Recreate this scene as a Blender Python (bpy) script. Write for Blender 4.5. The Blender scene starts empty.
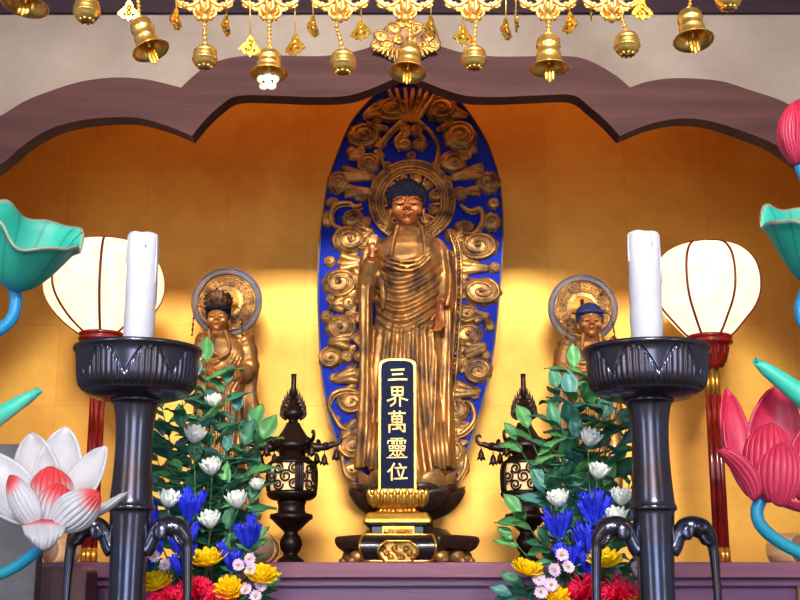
import bpy, bmesh, math, random
from mathutils import Vector, Matrix, Euler
random.seed(11)
PI = math.pi
sc = bpy.context.scene
COL = sc.collection
F_PX = 1250.0
PITCH = math.atan(0.232)
CP, SP = math.cos(PITCH), math.sin(PITCH)
EYE = Vector((0.0, 0.0, 1.25))

def P(px, py, Y):
    """world point seen at pixel (px,py) standing at depth Y from the viewer"""
    u, v = px - 400.0, 300.0 - py
    dy = F_PX * CP - v * SP
    s = Y / dy
    return Vector((u * s, Y, EYE.z + (F_PX * SP + v * CP) * s))

def S(py, Y):
    return Y / (F_PX * CP - (300.0 - py) * SP)

# ------------------------------------------------------------------ mesh builder
class MB:
    def __init__(self):
        self.v, self.f, self.s, self.c = [], [], [], []
        self.usecol = False
    def add(self, vs, fs, smooth=True, cols=None):
        n = len(self.v)
        self.v += [Vector(p) for p in vs]
        self.f += [tuple(i + n for i in f) for f in fs]
        self.s += [smooth] * len(fs)
        if cols is not None:
            self.usecol = True
            self.c += list(cols)
        else:
            self.c += [(1, 1, 1)] * len(vs)
        return self
    def merge(self, o):
        n = len(self.v)
        self.v += o.v; self.f += [tuple(i + n for i in f) for f in o.f]; self.s += o.s; self.c += o.c
        self.usecol = self.usecol or o.usecol
        return self
    def capf(self, fs):
        self.f += [tuple(f) for f in fs]; self.s += [False] * len(fs); return self
    def xf(self, m, start=0):
        for i in range(start, len(self.v)):
            self.v[i] = m @ self.v[i]
        return self
    def tube(self, pts, rad, n=8, cap=True, squash=None, col=None):
        pts = [Vector(p) for p in pts]
        k = len(pts)
        if not isinstance(rad, (list, tuple)): rad = [rad] * k
        tans = []
        for i in range(k):
            a = pts[max(0, i - 1)]; b = pts[min(k - 1, i + 1)]
            t = b - a
            tans.append(t.normalized() if t.length > 1e-9 else Vector((0, 0, 1)))
        t0 = tans[0]
        ref = Vector((0, 1, 0)) if abs(t0.y) < 0.9 else Vector((1, 0, 0))
        nrm = (ref - t0 * ref.dot(t0)).normalized()
        vs = []
        for i in range(k):
            t = tans[i]
            nrm = nrm - t * nrm.dot(t)
            nrm = nrm.normalized() if nrm.length > 1e-9 else t.orthogonal().normalized()
            bn = t.cross(nrm)
            for j in range(n):
                a = 2 * PI * j / n
                q = squash if squash else 1.0
                vs.append(pts[i] + (nrm * math.cos(a) * q + bn * math.sin(a)) * rad[i])
        fs = []
        for i in range(k - 1):
            for j in range(n):
                fs.append((i * n + j, i * n + (j + 1) % n, (i + 1) * n + (j + 1) % n, (i + 1) * n + j))
        if cap:
            fs.append(tuple(range(n - 1, -1, -1))); fs.append(tuple((k - 1) * n + j for j in range(n)))
        cols = None
        if col is not None:
            cols = []
            for i in range(k):
                c = col(i / (k - 1)) if callable(col) else col
                cols += [c] * n
        return self.add(vs, fs, True, cols)
    def lathe(self, prof, ctr=(0, 0, 0), n=40, fn=None, cap=True, axis=None, flat=False):
        c = Vector(ctr); vs = []
        for i, (r, z) in enumerate(prof):
            for j in range(n):
                a = 2 * PI * j / n
                rr, zz = (fn(a, r, z, i) if fn else (r, z))
                vs.append(Vector((rr * math.cos(a), rr * math.sin(a), zz)))
        if axis is not None:
            q = Vector((0, 0, 1)).rotation_difference(Vector(axis).normalized())
            vs = [q @ p for p in vs]
        vs = [p + c for p in vs]
        k = len(prof); fs = []
        for i in range(k - 1):
            for j in range(n):
                fs.append((i * n + j, i * n + (j + 1) % n, (i + 1) * n + (j + 1) % n, (i + 1) * n + j))
        if cap:
            fs.append(tuple(range(n - 1, -1, -1))); fs.append(tuple((k - 1) * n + j for j in range(n)))
        return self.add(vs, fs, not flat)
    def ell(self, c, r, rot=None, nu=16, nv=10, cols=None):
        c = Vector(c)
        if not hasattr(r, '__len__'): r = (r, r, r)
        vs = []
        for i in range(nv + 1):
            th = PI * i / nv
            for j in range(nu):
                a = 2 * PI * j / nu
                p = Vector((r[0] * math.sin(th) * math.cos(a), r[1] * math.sin(th) * math.sin(a), r[2] * math.cos(th)))
                if rot is not None: p = rot @ p
                vs.append(c + p)
        fs = []
        for i in range(nv):
            for j in range(nu):
                a, b = i * nu + j, i * nu + (j + 1) % nu
                d, e = (i + 1) * nu + (j + 1) % nu, (i + 1) * nu + j
                fs.append((e, d, b, a))
        return self.add(vs, fs, True, cols)
    def box(self, a, b, bev=0.0, seg=2):
        a, b = Vector(a), Vector(b)
        bm = bmesh.new()
        bmesh.ops.create_cube(bm, size=1.0)
        for w in bm.verts:
            w.co = Vector(((a.x + b.x) / 2 + w.co.x * (b.x - a.x), (a.y + b.y) / 2 + w.co.y * (b.y - a.y), (a.z + b.z) / 2 + w.co.z * (b.z - a.z)))
        if bev > 0:
            bmesh.ops.bevel(bm, geom=bm.edges[:], offset=bev, segments=seg, profile=0.5, affect='EDGES')
        return self.frombm(bm)
    def frombm(self, bm, smooth=False):
        bm.verts.index_update()
        vs = [w.co.copy() for w in bm.verts]
        fs = [tuple(w.index for w in f.verts) for f in bm.faces]
        bm.free()
        return self.add(vs, fs, smooth)
    def prism(self, poly, y0, y1, bev=0.0, hole=None, seg=2):
        """poly: (x,z) outline, extruded from y0 (front) to y1 (back)"""
        bm = bmesh.new()
        vs = [bm.verts.new((x, y0, z)) for x, z in poly]
        f = bm.faces.new(vs)
        r = bmesh.ops.extrude_face_region(bm, geom=[f])
        nv = [g for g in r['geom'] if isinstance(g, bmesh.types.BMVert)]
        for w in nv: w.co.y = y1
        bmesh.ops.recalc_face_normals(bm, faces=bm.faces[:])
        if bev > 0:
            ed = [e for e in bm.edges if abs(e.verts[0].co.y - y0) < 1e-6 and abs(e.verts[1].co.y - y0) < 1e-6]
            bmesh.ops.bevel(bm, geom=ed, offset=bev, segments=seg, profile=0.5, affect='EDGES')
        bmesh.ops.triangulate(bm, faces=[f for f in bm.faces if len(f.verts) > 4])
        return self.frombm(bm)
    def strip(self, inner, outer, y0, y1):
        """band between two outlines with the same number of (x,z) points, closed when first==last index wraps"""
        n = len(inner); vs = []
        for (x, z) in inner: vs += [(x, y0, z), (x, y1, z)]
        for (x, z) in outer: vs += [(x, y0, z), (x, y1, z)]
        fs = []; o = 2 * n
        for i in range(n):
            j = (i + 1) % n
            fs += [(2*i, 2*j, o+2*j, o+2*i), (2*i+1, o+2*i+1, o+2*j+1, 2*j+1), (2*i, 2*i+1, 2*j+1, 2*j), (o+2*i, o+2*j, o+2*j+1, o+2*i+1)]
        return self.add(vs, fs, False)
    def grid(self, fn, nu, nv, cu=False, cv=False, cols=None):
        vs = []; cl = [] if cols else None
        for i in range(nv):
            for j in range(nu):
                u = j / (nu if cu else nu - 1); w = i / (nv if cv else nv - 1)
                vs.append(Vector(fn(u, w)))
                if cols: cl.append(cols(u, w))
        fs = []
        for i in range(nv if cv else nv - 1):
            for j in range(nu if cu else nu - 1):
                a, b = i * nu + j, i * nu + (j + 1) % nu
                d, e = ((i + 1) % nv) * nu + (j + 1) % nu, ((i + 1) % nv) * nu + j
                fs.append((a, b, d, e))
        return self.add(vs, fs, True, cl)
    def sheet(self, fn, nu, nv, th, cols=None):
        """thick curved sheet: fn(u in 0..1, v in 0..1) -> point"""
        P0 = [[Vector(fn(j / (nu - 1), i / (nv - 1))) for j in range(nu)] for i in range(nv)]
        vs = []; cl = []
        N = []
        for i in range(nv):
            for j in range(nu):
                du = P0[i][min(nu - 1, j + 1)] - P0[i][max(0, j - 1)]
                dv = P0[min(nv - 1, i + 1)][j] - P0[max(0, i - 1)][j]
                nn = du.cross(dv)
                N.append(nn.normalized() if nn.length > 1e-12 else Vector((0, 0, 0)))
        for i in range(nv):
            for j in range(nu):
                vs.append(P0[i][j] + N[i * nu + j] * th * .5); cl.append(cols(j / (nu - 1), i / (nv - 1), 0) if cols else (1, 1, 1))
        for i in range(nv):
            for j in range(nu):
                vs.append(P0[i][j] - N[i * nu + j] * th * .5); cl.append(cols(j / (nu - 1), i / (nv - 1), 1) if cols else (1, 1, 1))
        o = nu * nv; fs = []
        for i in range(nv - 1):
            for j in range(nu - 1):
                a, b, d, e = i*nu+j, i*nu+j+1, (i+1)*nu+j+1, (i+1)*nu+j
                fs += [(a, b, d, e), (o+e, o+d, o+b, o+a)]
        for j in range(nu - 1):
            fs.append((j, o + j, o + j + 1, j + 1))
            q = (nv - 1) * nu
            fs.append((q + j, q + j + 1, o + q + j + 1, o + q + j))
        for i in range(nv - 1):
            fs.append((i*nu, (i+1)*nu, o+(i+1)*nu, o+i*nu))
            q = nu - 1
            fs.append((i*nu+q, o+i*nu+q, o+(i+1)*nu+q, (i+1)*nu+q))
        return self.add(vs, fs, True, cl if cols else None)
    def mesh(self, name, origin=None):
        me = bpy.data.meshes.new(name)
        o = origin or Vector((0, 0, 0))
        me.from_pydata([tuple(p - o) for p in self.v], [], self.f)
        me.polygons.foreach_set('use_smooth', self.s)
        if self.usecol:
            at = me.color_attributes.new('Paint', 'FLOAT_COLOR', 'POINT')
            flat = []
            for c in self.c: flat += [c[0], c[1], c[2], 1.0]
            at.data.foreach_set('color', flat)
        me.update()
        return me
    def build(self, name, mat, parent=None, fixn=False):
        if mat.get('painted'): self.usecol = True
        org = parent_loc(parent) if parent else Vector((0, 0, 0))
        me = self.mesh(name, org)
        if fixn:
            bm = bmesh.new(); bm.from_mesh(me); bmesh.ops.recalc_face_normals(bm, faces=bm.faces[:]); bm.to_mesh(me); bm.free()
        me.materials.append(mat)
        ob = bpy.data.objects.new(name, me)
        COL.objects.link(ob)
        if parent: ob.parent = parent
        return ob
    def build_top(self, name, mat, origin):
        me = self.mesh(name, Vector(origin)); me.materials.append(mat)
        ob = bpy.data.objects.new(name, me); ob.location = origin
        COL.objects.link(ob); return ob

def parent_loc(o):
    v = Vector((0, 0, 0))
    while o is not None:
        v = v + o.location; o = o.parent
    return v

def remesh(ob, voxel, smooth=2, fac=0.5):
    m = ob.modifiers.new('r', 'REMESH'); m.mode = 'VOXEL'; m.voxel_size = voxel; m.use_smooth_shade = True
    if smooth:
        s = ob.modifiers.new('s', 'SMOOTH'); s.factor = fac; s.iterations = smooth
    dg = bpy.context.evaluated_depsgraph_get(); dg.update()
    ev = ob.evaluated_get(dg)
    me = bpy.data.meshes.new_from_object(ev)
    mats = [x for x in ob.data.materials]
    ob.modifiers.clear(); old = ob.data; ob.data = me
    me.materials.clear()
    for x in mats: me.materials.append(x)
    me.polygons.foreach_set('use_smooth', [True] * len(me.polygons))
    bpy.data.meshes.remove(old)
    return ob

def thing(name, label, cat, loc, group=None):
    o = bpy.data.objects.new(name, None)
    o.empty_display_size = 0.05
    o.location = Vector(loc); COL.objects.link(o)
    o['label'] = label; o['category'] = cat
    if group: o['group'] = group
    return o
def tag(o, label, cat, group=None):
    o['label'] = label; o['category'] = cat
    if group: o['group'] = group
    return o
def struct(o):
    o['kind'] = 'structure'; return o
def dup(root, loc, label, group=None, rot=None, scale=None):
    r = root.copy(); COL.objects.link(r); r.location = Vector(loc)
    if rot is not None: r.rotation_euler = rot
    if scale is not None: r.scale = (scale,) * 3
    r['label'] = label
    if group: r['group'] = group
    for ch in list(root.children):
        c = ch.copy(); COL.objects.link(c); c.parent = r
        for g in list(ch.children):
            d = g.copy(); COL.objects.link(d); d.parent = c
    return r

def cr(pts, n=8, closed=False):
    """Catmull-Rom through tuples"""
    pts = [Vector(p) for p in pts]; out = []; k = len(pts)
    rng = range(k) if closed else range(k - 1)
    for i in rng:
        p0 = pts[(i - 1) % k] if closed else pts[max(0, i - 1)]
        p1 = pts[i]; p2 = pts[(i + 1) % k]
        p3 = pts[(i + 2) % k] if closed else pts[min(k - 1, i + 2)]
        for t in range(n):
            t = t / n
            out.append(0.5 * ((2*p1) + (p2-p0)*t + (2*p0-5*p1+4*p2-p3)*t*t + (3*p1-p0-3*p2+p3)*t**3))
    if not closed: out.append(pts[-1])
    return out
def lerp(a, b, t): return a + (b - a) * t
def interp(tab, x):
    if x <= tab[0][0]: return tab[0][1:]
    for i in range(len(tab) - 1):
        a, b = tab[i], tab[i + 1]
        if x <= b[0]:
            t = (x - a[0]) / (b[0] - a[0]); t = t * t * (3 - 2 * t) * .5 + t * .5
            return tuple(lerp(p, q, t) for p, q in zip(a[1:], b[1:]))
    return tab[-1][1:]
def sstep(a, b, x):
    t = max(0, min(1, (x - a) / (b - a))); return t * t * (3 - 2 * t)

# ------------------------------------------------------------------ materials
def srgb(r, g, b):
    def l(c):
        c /= 255.0
        return c / 12.92 if c <= 0.04045 else ((c + 0.055) / 1.055) ** 2.4
    return (l(r), l(g), l(b), 1.0)

def mat(name, c1, c2=None, scale=8.0, rough=0.5, metal=0.0, bump=0.0, bscale=60.0, rough2=None, detail=6.0,
        lo=0.4, hi=0.6, paint=False, coat=0.0, stretch=None, sss=0.0, spec=0.5, metal2=None, aniso_wave=None, trans=0.0):
    m = bpy.data.materials.new(name); m.use_nodes = True
    nt = m.node_tree; N = nt.nodes; L = nt.links
    b = N['Principled BSDF']
    b.inputs['Roughness'].default_value = rough
    b.inputs['Metallic'].default_value = metal
    b.inputs['Specular IOR Level'].default_value = spec
    if coat: b.inputs['Coat Weight'].default_value = coat; b.inputs['Coat Roughness'].default_value = 0.12
    if sss:
        b.inputs['Subsurface Weight'].default_value = sss; b.inputs['Subsurface Radius'].default_value = (0.02, 0.015, 0.012)
        b.inputs['Subsurface Scale'].default_value = 0.5
    tc = N.new('ShaderNodeTexCoord'); vec = tc.outputs['Object']
    if stretch:
        mp = N.new('ShaderNodeMapping'); mp.inputs['Scale'].default_value = stretch
        L.new(vec, mp.inputs['Vector']); vec = mp.outputs['Vector']
    if c2 is None: c2 = c1
    nz = N.new('ShaderNodeTexNoise'); nz.inputs['Scale'].default_value = scale; nz.inputs['Detail'].default_value = detail
    nz.inputs['Roughness'].default_value = 0.6
    L.new(vec, nz.inputs['Vector'])
    rp = N.new('ShaderNodeMapRange'); rp.inputs['From Min'].default_value = lo; rp.inputs['From Max'].default_value = hi
    L.new(nz.outputs['Fac'], rp.inputs['Value'])
    mx = N.new('ShaderNodeMix'); mx.data_type = 'RGBA'
    mx.inputs['A'].default_value = c1; mx.inputs['B'].default_value = c2
    L.new(rp.outputs['Result'], mx.inputs['Factor'])
    out = mx.outputs['Result']
    if paint:
        m['painted'] = 1
        at = N.new('ShaderNodeAttribute'); at.attribute_name = 'Paint'
        m2 = N.new('ShaderNodeMix'); m2.data_type = 'RGBA'; m2.blend_type = 'MULTIPLY'; m2.inputs['Factor'].default_value = 1.0
        L.new(out, m2.inputs['A']); L.new(at.outputs['Color'], m2.inputs['B']); out = m2.outputs['Result']
    L.new(out, b.inputs['Base Color'])
    if rough2 is not None:
        r2 = N.new('ShaderNodeMapRange'); r2.inputs['From Min'].default_value = lo; r2.inputs['From Max'].default_value = hi
        r2.inputs['To Min'].default_value = rough; r2.inputs['To Max'].default_value = rough2
        L.new(nz.outputs['Fac'], r2.inputs['Value']); L.new(r2.outputs['Result'], b.inputs['Roughness'])
    if metal2 is not None:
        r3 = N.new('ShaderNodeMapRange'); r3.inputs['From Min'].default_value = lo; r3.inputs['From Max'].default_value = hi
        r3.inputs['To Min'].default_value = metal; r3.inputs['To Max'].default_value = metal2
        L.new(nz.outputs['Fac'], r3.inputs['Value']); L.new(r3.outputs['Result'], b.inputs['Metallic'])
    if bump:
        n2 = N.new('ShaderNodeTexNoise'); n2.inputs['Scale'].default_value = bscale; n2.inputs['Detail'].default_value = 5
        L.new(vec, n2.inputs['Vector'])
        bp = N.new('ShaderNodeBump'); bp.inputs['Strength'].default_value = bump; bp.inputs['Distance'].default_value = 0.004
        L.new(n2.outputs['Fac'], bp.inputs['Height']); L.new(bp.outputs['Normal'], b.inputs['Normal'])
    return m

M = {}
M['gilt'] = mat('worn_gilt', srgb(232, 172, 86), srgb(120, 76, 38), scale=26, rough=0.34, metal=0.85, bump=0.25, bscale=120, rough2=0.55, lo=0.42, hi=0.68, metal2=0.35)
M['gilt_robe'] = mat('robe_gilt', srgb(190, 136, 76), srgb(82, 52, 32), scale=20, rough=0.4, metal=0.8, bump=0.3, bscale=90, rough2=0.6, lo=0.42, hi=0.64, metal2=0.3, stretch=(1, 1, .55))
M['gilt_cloud'] = mat('cloud_gilt', srgb(196, 146, 82), srgb(82, 54, 36), scale=22, rough=0.38, metal=0.75, bump=0.3, bscale=110, rough2=0.6, lo=0.4, hi=0.66, metal2=0.3)
M['gilt_face'] = mat('face_lacquer_gilt', srgb(188, 112, 58), srgb(116, 62, 34), scale=18, rough=0.3, metal=0.45, rough2=0.42, lo=0.4, hi=0.7)
M['gilt_face2'] = mat('attendant_face_gilt', srgb(214, 146, 78), srgb(140, 80, 42), scale=18, rough=0.36, metal=0.5, rough2=0.45, lo=0.4, hi=0.7)
M['hair'] = mat('dark_blue_hair', srgb(22, 25, 44), srgb(16, 17, 30), scale=40, rough=0.7, spec=.2)
M['hair_blue'] = mat('blue_hair', srgb(44, 62, 128), srgb(30, 40, 84), scale=40, rough=0.6)
M['blue'] = mat('ultramarine_board', srgb(16, 48, 190), srgb(10, 30, 140), scale=9, rough=0.7, bump=0.15, bscale=40, lo=0.3, hi=0.75, spec=0.15)
M['board_rim'] = mat('dark_rim', srgb(34, 30, 56), srgb(60, 46, 44), scale=20, rough=0.5)
M['ring_blue'] = mat('slate_blue_ring', srgb(84, 78, 102), srgb(120, 96, 84), scale=30, rough=0.5, bump=0.2)
M['black'] = mat('black_lacquer', srgb(26, 22, 24), srgb(48, 34, 28), scale=18, rough=0.25, bump=0.05, lo=0.45, hi=0.8)
M['dark_wood'] = mat('smoked_wood', srgb(40, 28, 24), srgb(74, 48, 32), scale=20, rough=0.42, metal=0.2, bump=0.2, bscale=60, lo=0.4, hi=0.75)
M['navy'] = mat('navy_panel', srgb(20, 28, 60), srgb(16, 22, 50), scale=8, rough=0.65, spec=.08)
M['gold'] = mat('bright_gold_leaf', srgb(246, 190, 84), srgb(214, 142, 44), scale=30, rough=0.28, metal=0.85, lo=0.35, hi=0.7)
M['gold_ink'] = mat('gold_lettering', srgb(246, 216, 140), srgb(226, 186, 100), scale=40, rough=0.5, metal=0.15)
M['stand'] = mat('black_bronze', srgb(84, 88, 110), srgb(84, 72, 74), scale=5, rough=0.2, metal=0.85, bump=0.03, bscale=30, rough2=0.26)
M['toro'] = mat('dark_bronze', srgb(52, 38, 34), srgb(36, 26, 24), scale=26, rough=0.4, metal=0.75, bump=0.15, bscale=80)
M['brass'] = mat('polished_brass', srgb(255, 208, 118), srgb(248, 182, 78), scale=30, rough=0.3, metal=0.92, rough2=0.4, lo=0.4, hi=0.75)
M['brass_light'] = mat('pale_gold_plate', srgb(255, 214, 96), srgb(242, 170, 40), scale=60, rough=0.24, metal=0.9, bump=0.3, bscale=180)
M['brass_pale'] = mat('silvered_clapper', srgb(252, 244, 220), srgb(240, 220, 170), scale=40, rough=0.3, metal=0.6)
M['red_lacquer'] = mat('red_brown_lacquer', srgb(132, 26, 18), srgb(92, 14, 12), scale=14, rough=0.2, coat=0.4)
M['rib'] = mat('dark_red_rib', srgb(96, 26, 14), rough=0.4)
M['candle'] = mat('white_wax', srgb(214, 210, 222), srgb(204, 202, 216), scale=12, rough=0.5, sss=0.25)
M['plaster'] = mat('grey_beige_plaster', srgb(160, 143, 131), srgb(126, 109, 99), scale=2.6, rough=0.85, bump=0.4, bscale=14, lo=0.3, hi=0.7, detail=9)
M['arch'] = mat('purple_brown_wood', srgb(88, 54, 52), srgb(64, 38, 38), scale=3.0, rough=0.65, spec=.15, bump=0.25, bscale=16, stretch=(.7, 1, 9), lo=0.3, hi=0.7, detail=8)
M['beam'] = mat('dark_plum_beam', srgb(50, 28, 40), srgb(38, 20, 30), scale=5, rough=0.7, spec=.2, stretch=(.6, 1, 8))
M['altar'] = mat('plum_lacquered_wood', srgb(150, 84, 112), srgb(122, 64, 92), scale=2.2, rough=0.42, bump=0.15, bscale=14, stretch=(.8, 1, 12), lo=0.3, hi=0.72, detail=8)
M['altar_dark'] = mat('plum_panel_wood', srgb(112, 64, 112), srgb(90, 48, 86), scale=2.2, rough=0.4, bump=0.15, bscale=14, stretch=(.8, 1, 12), lo=0.3, hi=0.72)
M['altar_wing'] = mat('brown_grained_wood', srgb(104, 62, 66), srgb(72, 42, 48), scale=5, rough=0.45, bump=0.15, bscale=14, stretch=(9, 1, .8), lo=0.3, hi=0.72)
M['post'] = mat('pale_brown_strip', srgb(150, 96, 66), srgb(122, 76, 54), scale=6, rough=0.5, stretch=(8, 1, 1))
M['grey'] = mat('grey_stone', srgb(108, 104, 112), srgb(88, 84, 92), scale=9, rough=0.6, bump=0.15, bscale=40)
M['pale_wood'] = mat('pale_turned_wood', srgb(226, 188, 138), srgb(204, 160, 108), scale=6, rough=0.5, stretch=(1, 1, 6))
M['pale_wood_end'] = mat('weathered_wood_end', srgb(166, 128, 104), srgb(140, 104, 84), scale=12, rough=0.6)
M['floor'] = mat('tatami_floor', srgb(120, 104, 76), srgb(100, 86, 60), scale=30, rough=0.8)
M['ceil'] = mat('dark_ceiling_boards', srgb(70, 48, 36), srgb(52, 34, 26), scale=4, rough=0.6, stretch=(8, .8, 1))
M['cloth'] = mat('brown_table_wood', srgb(80, 48, 40), srgb(60, 36, 32), scale=4, rough=0.45, stretch=(1, 8, 1))
M['leaf_d'] = mat('dark_leaf', srgb(76, 136, 98), srgb(44, 100, 78), scale=14, rough=0.42, lo=0.3, hi=0.7, paint=True)
M['leaf_m'] = mat('mid_leaf', srgb(104, 164, 92), srgb(62, 126, 74), scale=14, rough=0.42, lo=0.3, hi=0.7, paint=True)
M['leaf_t'] = mat('teal_leaf', srgb(78, 134, 122), srgb(44, 100, 94), scale=14, rough=0.4, lo=0.3, hi=0.7, paint=True)
M['stem'] = mat('green_stem', srgb(70, 112, 60), srgb(46, 84, 46), scale=14, rough=0.5)
M['p_white'] = mat('white_petal', srgb(250, 250, 240), srgb(234, 238, 226), scale=20, rough=0.55, sss=0.1, paint=True)
M['p_blue'] = mat('blue_petal', srgb(44, 64, 240), srgb(22, 30, 186), scale=30, rough=0.5, paint=True)
M['p_yellow'] = mat('yellow_petal', srgb(255, 224, 16), srgb(255, 200, 0), scale=30, rough=0.5, spec=.2, paint=True)
M['p_red'] = mat('red_petal', srgb(250, 14, 66), srgb(226, 6, 48), scale=40, rough=0.6, spec=.2, paint=True)
M['p_pink'] = mat('daisy_petal', srgb(236, 208, 238), srgb(222, 184, 226), scale=40, rough=0.55, paint=True)
M['eye_yellow'] = mat('daisy_centre', srgb(230, 216, 90), srgb(190, 180, 50), scale=80, rough=0.6)
M['lotus_w'] = mat('painted_lotus_white', (1, 1, 1, 1), srgb(246, 242, 242), scale=30, rough=0.42, paint=True, bump=0.08, bscale=60)
M['teal'] = mat('painted_teal', (1, 1, 1, 1), srgb(220, 236, 232), scale=7, rough=0.45, paint=True, bump=0.1, bscale=40, lo=0.3, hi=0.7)
M['cord'] = mat('gold_cord', srgb(250, 206, 110), srgb(220, 160, 60), scale=90, rough=0.35, metal=0.7)
M['dark_line'] = mat('dark_line', srgb(30, 18, 16), rough=0.5)
M['lip'] = mat('red_lip', srgb(140, 46, 36), rough=0.4)

# gold-leaf wall: squares of leaf with fine seams and cloudy wear
def gold_wall():
    m = bpy.data.materials.new('gold_leaf_wall'); m.use_nodes = True
    nt = m.node_tree; N = nt.nodes; L = nt.links; b = N['Principled BSDF']
    tc = N.new('ShaderNodeTexCoord')
    mp = N.new('ShaderNodeMapping'); mp.inputs['Rotation'].default_value = (PI / 2, 0, 0); mp.inputs['Location'].default_value = (0.05, 0.1, 0)
    L.new(tc.outputs['Object'], mp.inputs['Vector'])
    br = N.new('ShaderNodeTexBrick'); br.offset = 0.0; br.inputs['Scale'].default_value = 1.0
    br.inputs['Brick Width'].default_value = 0.30; br.inputs['Row Height'].default_value = 0.30
    br.inputs['Mortar Size'].default_value = 0.0035; br.inputs['Mortar Smooth'].default_value = 0.6
    br.inputs['Color1'].default_value = srgb(240, 184, 76); br.inputs['Color2'].default_value = srgb(235, 176, 68)
    br.inputs['Mortar'].default_value = srgb(231, 169, 64)
    L.new(mp.outputs['Vector'], br.inputs['Vector'])
    nz = N.new('ShaderNodeTexNoise'); nz.inputs['Scale'].default_value = 2.2; nz.inputs['Detail'].default_value = 10; nz.inputs['Roughness'].default_value = 0.65
    L.new(tc.outputs['Object'], nz.inputs['Vector'])
    mr = N.new('ShaderNodeMapRange'); mr.inputs['From Min'].default_value = 0.42; mr.inputs['From Max'].default_value = 0.75
    L.new(nz.outputs['Fac'], mr.inputs['Value'])
    mx = N.new('ShaderNodeMix'); mx.data_type = 'RGBA'; mx.inputs['B'].default_value = srgb(206, 136, 48)
    L.new(mr.outputs['Result'], mx.inputs['Factor']); L.new(br.outputs['Color'], mx.inputs['A'])
    L.new(mx.outputs['Result'], b.inputs['Base Color'])
    b.inputs['Metallic'].default_value = 0.35; b.inputs['Roughness'].default_value = 0.5
    bp = N.new('ShaderNodeBump'); bp.inputs['Strength'].default_value = 0.15; bp.inputs['Distance'].default_value = 0.003
    n2 = N.new('ShaderNodeTexNoise'); n2.inputs['Scale'].default_value = 25
    L.new(tc.outputs['Object'], n2.inputs['Vector']); L.new(n2.outputs['Fac'], bp.inputs['Height']); L.new(bp.outputs['Normal'], b.inputs['Normal'])
    return m
M['gold_wall'] = gold_wall()

def paper():
    m = bpy.data.materials.new('lantern_paper'); m.use_nodes = True
    nt = m.node_tree; N = nt.nodes; L = nt.links
    for n in list(N): N.remove(n)
    out = N.new('ShaderNodeOutputMaterial')
    tc = N.new('ShaderNodeTexCoord'); nz = N.new('ShaderNodeTexNoise'); nz.inputs['Scale'].default_value = 22; nz.inputs['Detail'].default_value = 8
    L.new(tc.outputs['Object'], nz.inputs['Vector'])
    mx = N.new('ShaderNodeMix'); mx.data_type = 'RGBA'; mx.inputs['A'].default_value = (0.98, 0.86, 0.72, 1); mx.inputs['B'].default_value = (0.94, 0.74, 0.54, 1)
    mr = N.new('ShaderNodeMapRange'); mr.inputs['From Min'].default_value = 0.4; mr.inputs['From Max'].default_value = 0.7
    L.new(nz.outputs['Fac'], mr.inputs['Value']); L.new(mr.outputs['Result'], mx.inputs['Factor'])
    tr = N.new('ShaderNodeBsdfTranslucent'); df = N.new('ShaderNodeBsdfDiffuse'); em = N.new('ShaderNodeEmission')
    L.new(mx.outputs['Result'], tr.inputs['Color']); L.new(mx.outputs['Result'], df.inputs['Color']); L.new(mx.outputs['Result'], em.inputs['Color'])
    em.inputs['Strength'].default_value = 0.3
    ms = N.new('ShaderNodeMixShader'); ms.inputs[0].default_value = 0.35
    L.new(tr.outputs[0], ms.inputs[1]); L.new(df.outputs[0], ms.inputs[2])
    ad = N.new('ShaderNodeAddShader'); L.new(ms.outputs[0], ad.inputs[0]); L.new(em.outputs[0], ad.inputs[1])
    L.new(ad.outputs[0], out.inputs['Surface'])
    return m
M['paper'] = paper()
m = mat('lit_inner_paper', srgb(252, 214, 160), srgb(240, 190, 130), scale=12, rough=0.7)
m.node_tree.nodes['Principled BSDF'].inputs['Emission Color'].default_value = srgb(255, 206, 140)
m.node_tree.nodes['Principled BSDF'].inputs['Emission Strength'].default_value = 0.45
M['inner_paper'] = m
# ------------------------------------------------------------------ camera, light
cam = bpy.data.cameras.new('camera'); camo = bpy.data.objects.new('camera', cam); COL.objects.link(camo)
cam.sensor_width = 36.0; cam.lens = 36.0 * F_PX / 800.0; cam.clip_start = 0.05
camo.location = EYE; camo.rotation_euler = (PI / 2 + PITCH, 0, 0)
sc.camera = camo
sc.view_settings.view_transform = 'Standard'; sc.view_settings.look = 'None'
sc.view_settings.gamma = 1.0; sc.view_settings.exposure = 0.0; sc.view_settings.use_curve_mapping = False

w = bpy.data.worlds.new('sky'); sc.world = w; w.use_nodes = True
nt = w.node_tree; bg = nt.nodes['Background']
tc = nt.nodes.new('ShaderNodeTexCoord'); sx = nt.nodes.new('ShaderNodeSeparateXYZ'); nt.links.new(tc.outputs['Generated'], sx.inputs[0])
rp = nt.nodes.new('ShaderNodeValToRGB'); nt.links.new(sx.outputs['Z'], rp.inputs['Fac'])
rp.color_ramp.elements[0].position = 0.0; rp.color_ramp.elements[0].color = (0.62, 0.66, 0.74, 1)
rp.color_ramp.elements[1].position = 0.6; rp.color_ramp.elements[1].color = (0.45, 0.60, 0.95, 1)
nt.links.new(rp.outputs['Color'], bg.inputs['Color'])
bg.inputs['Strength'].default_value = 0.42

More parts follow.
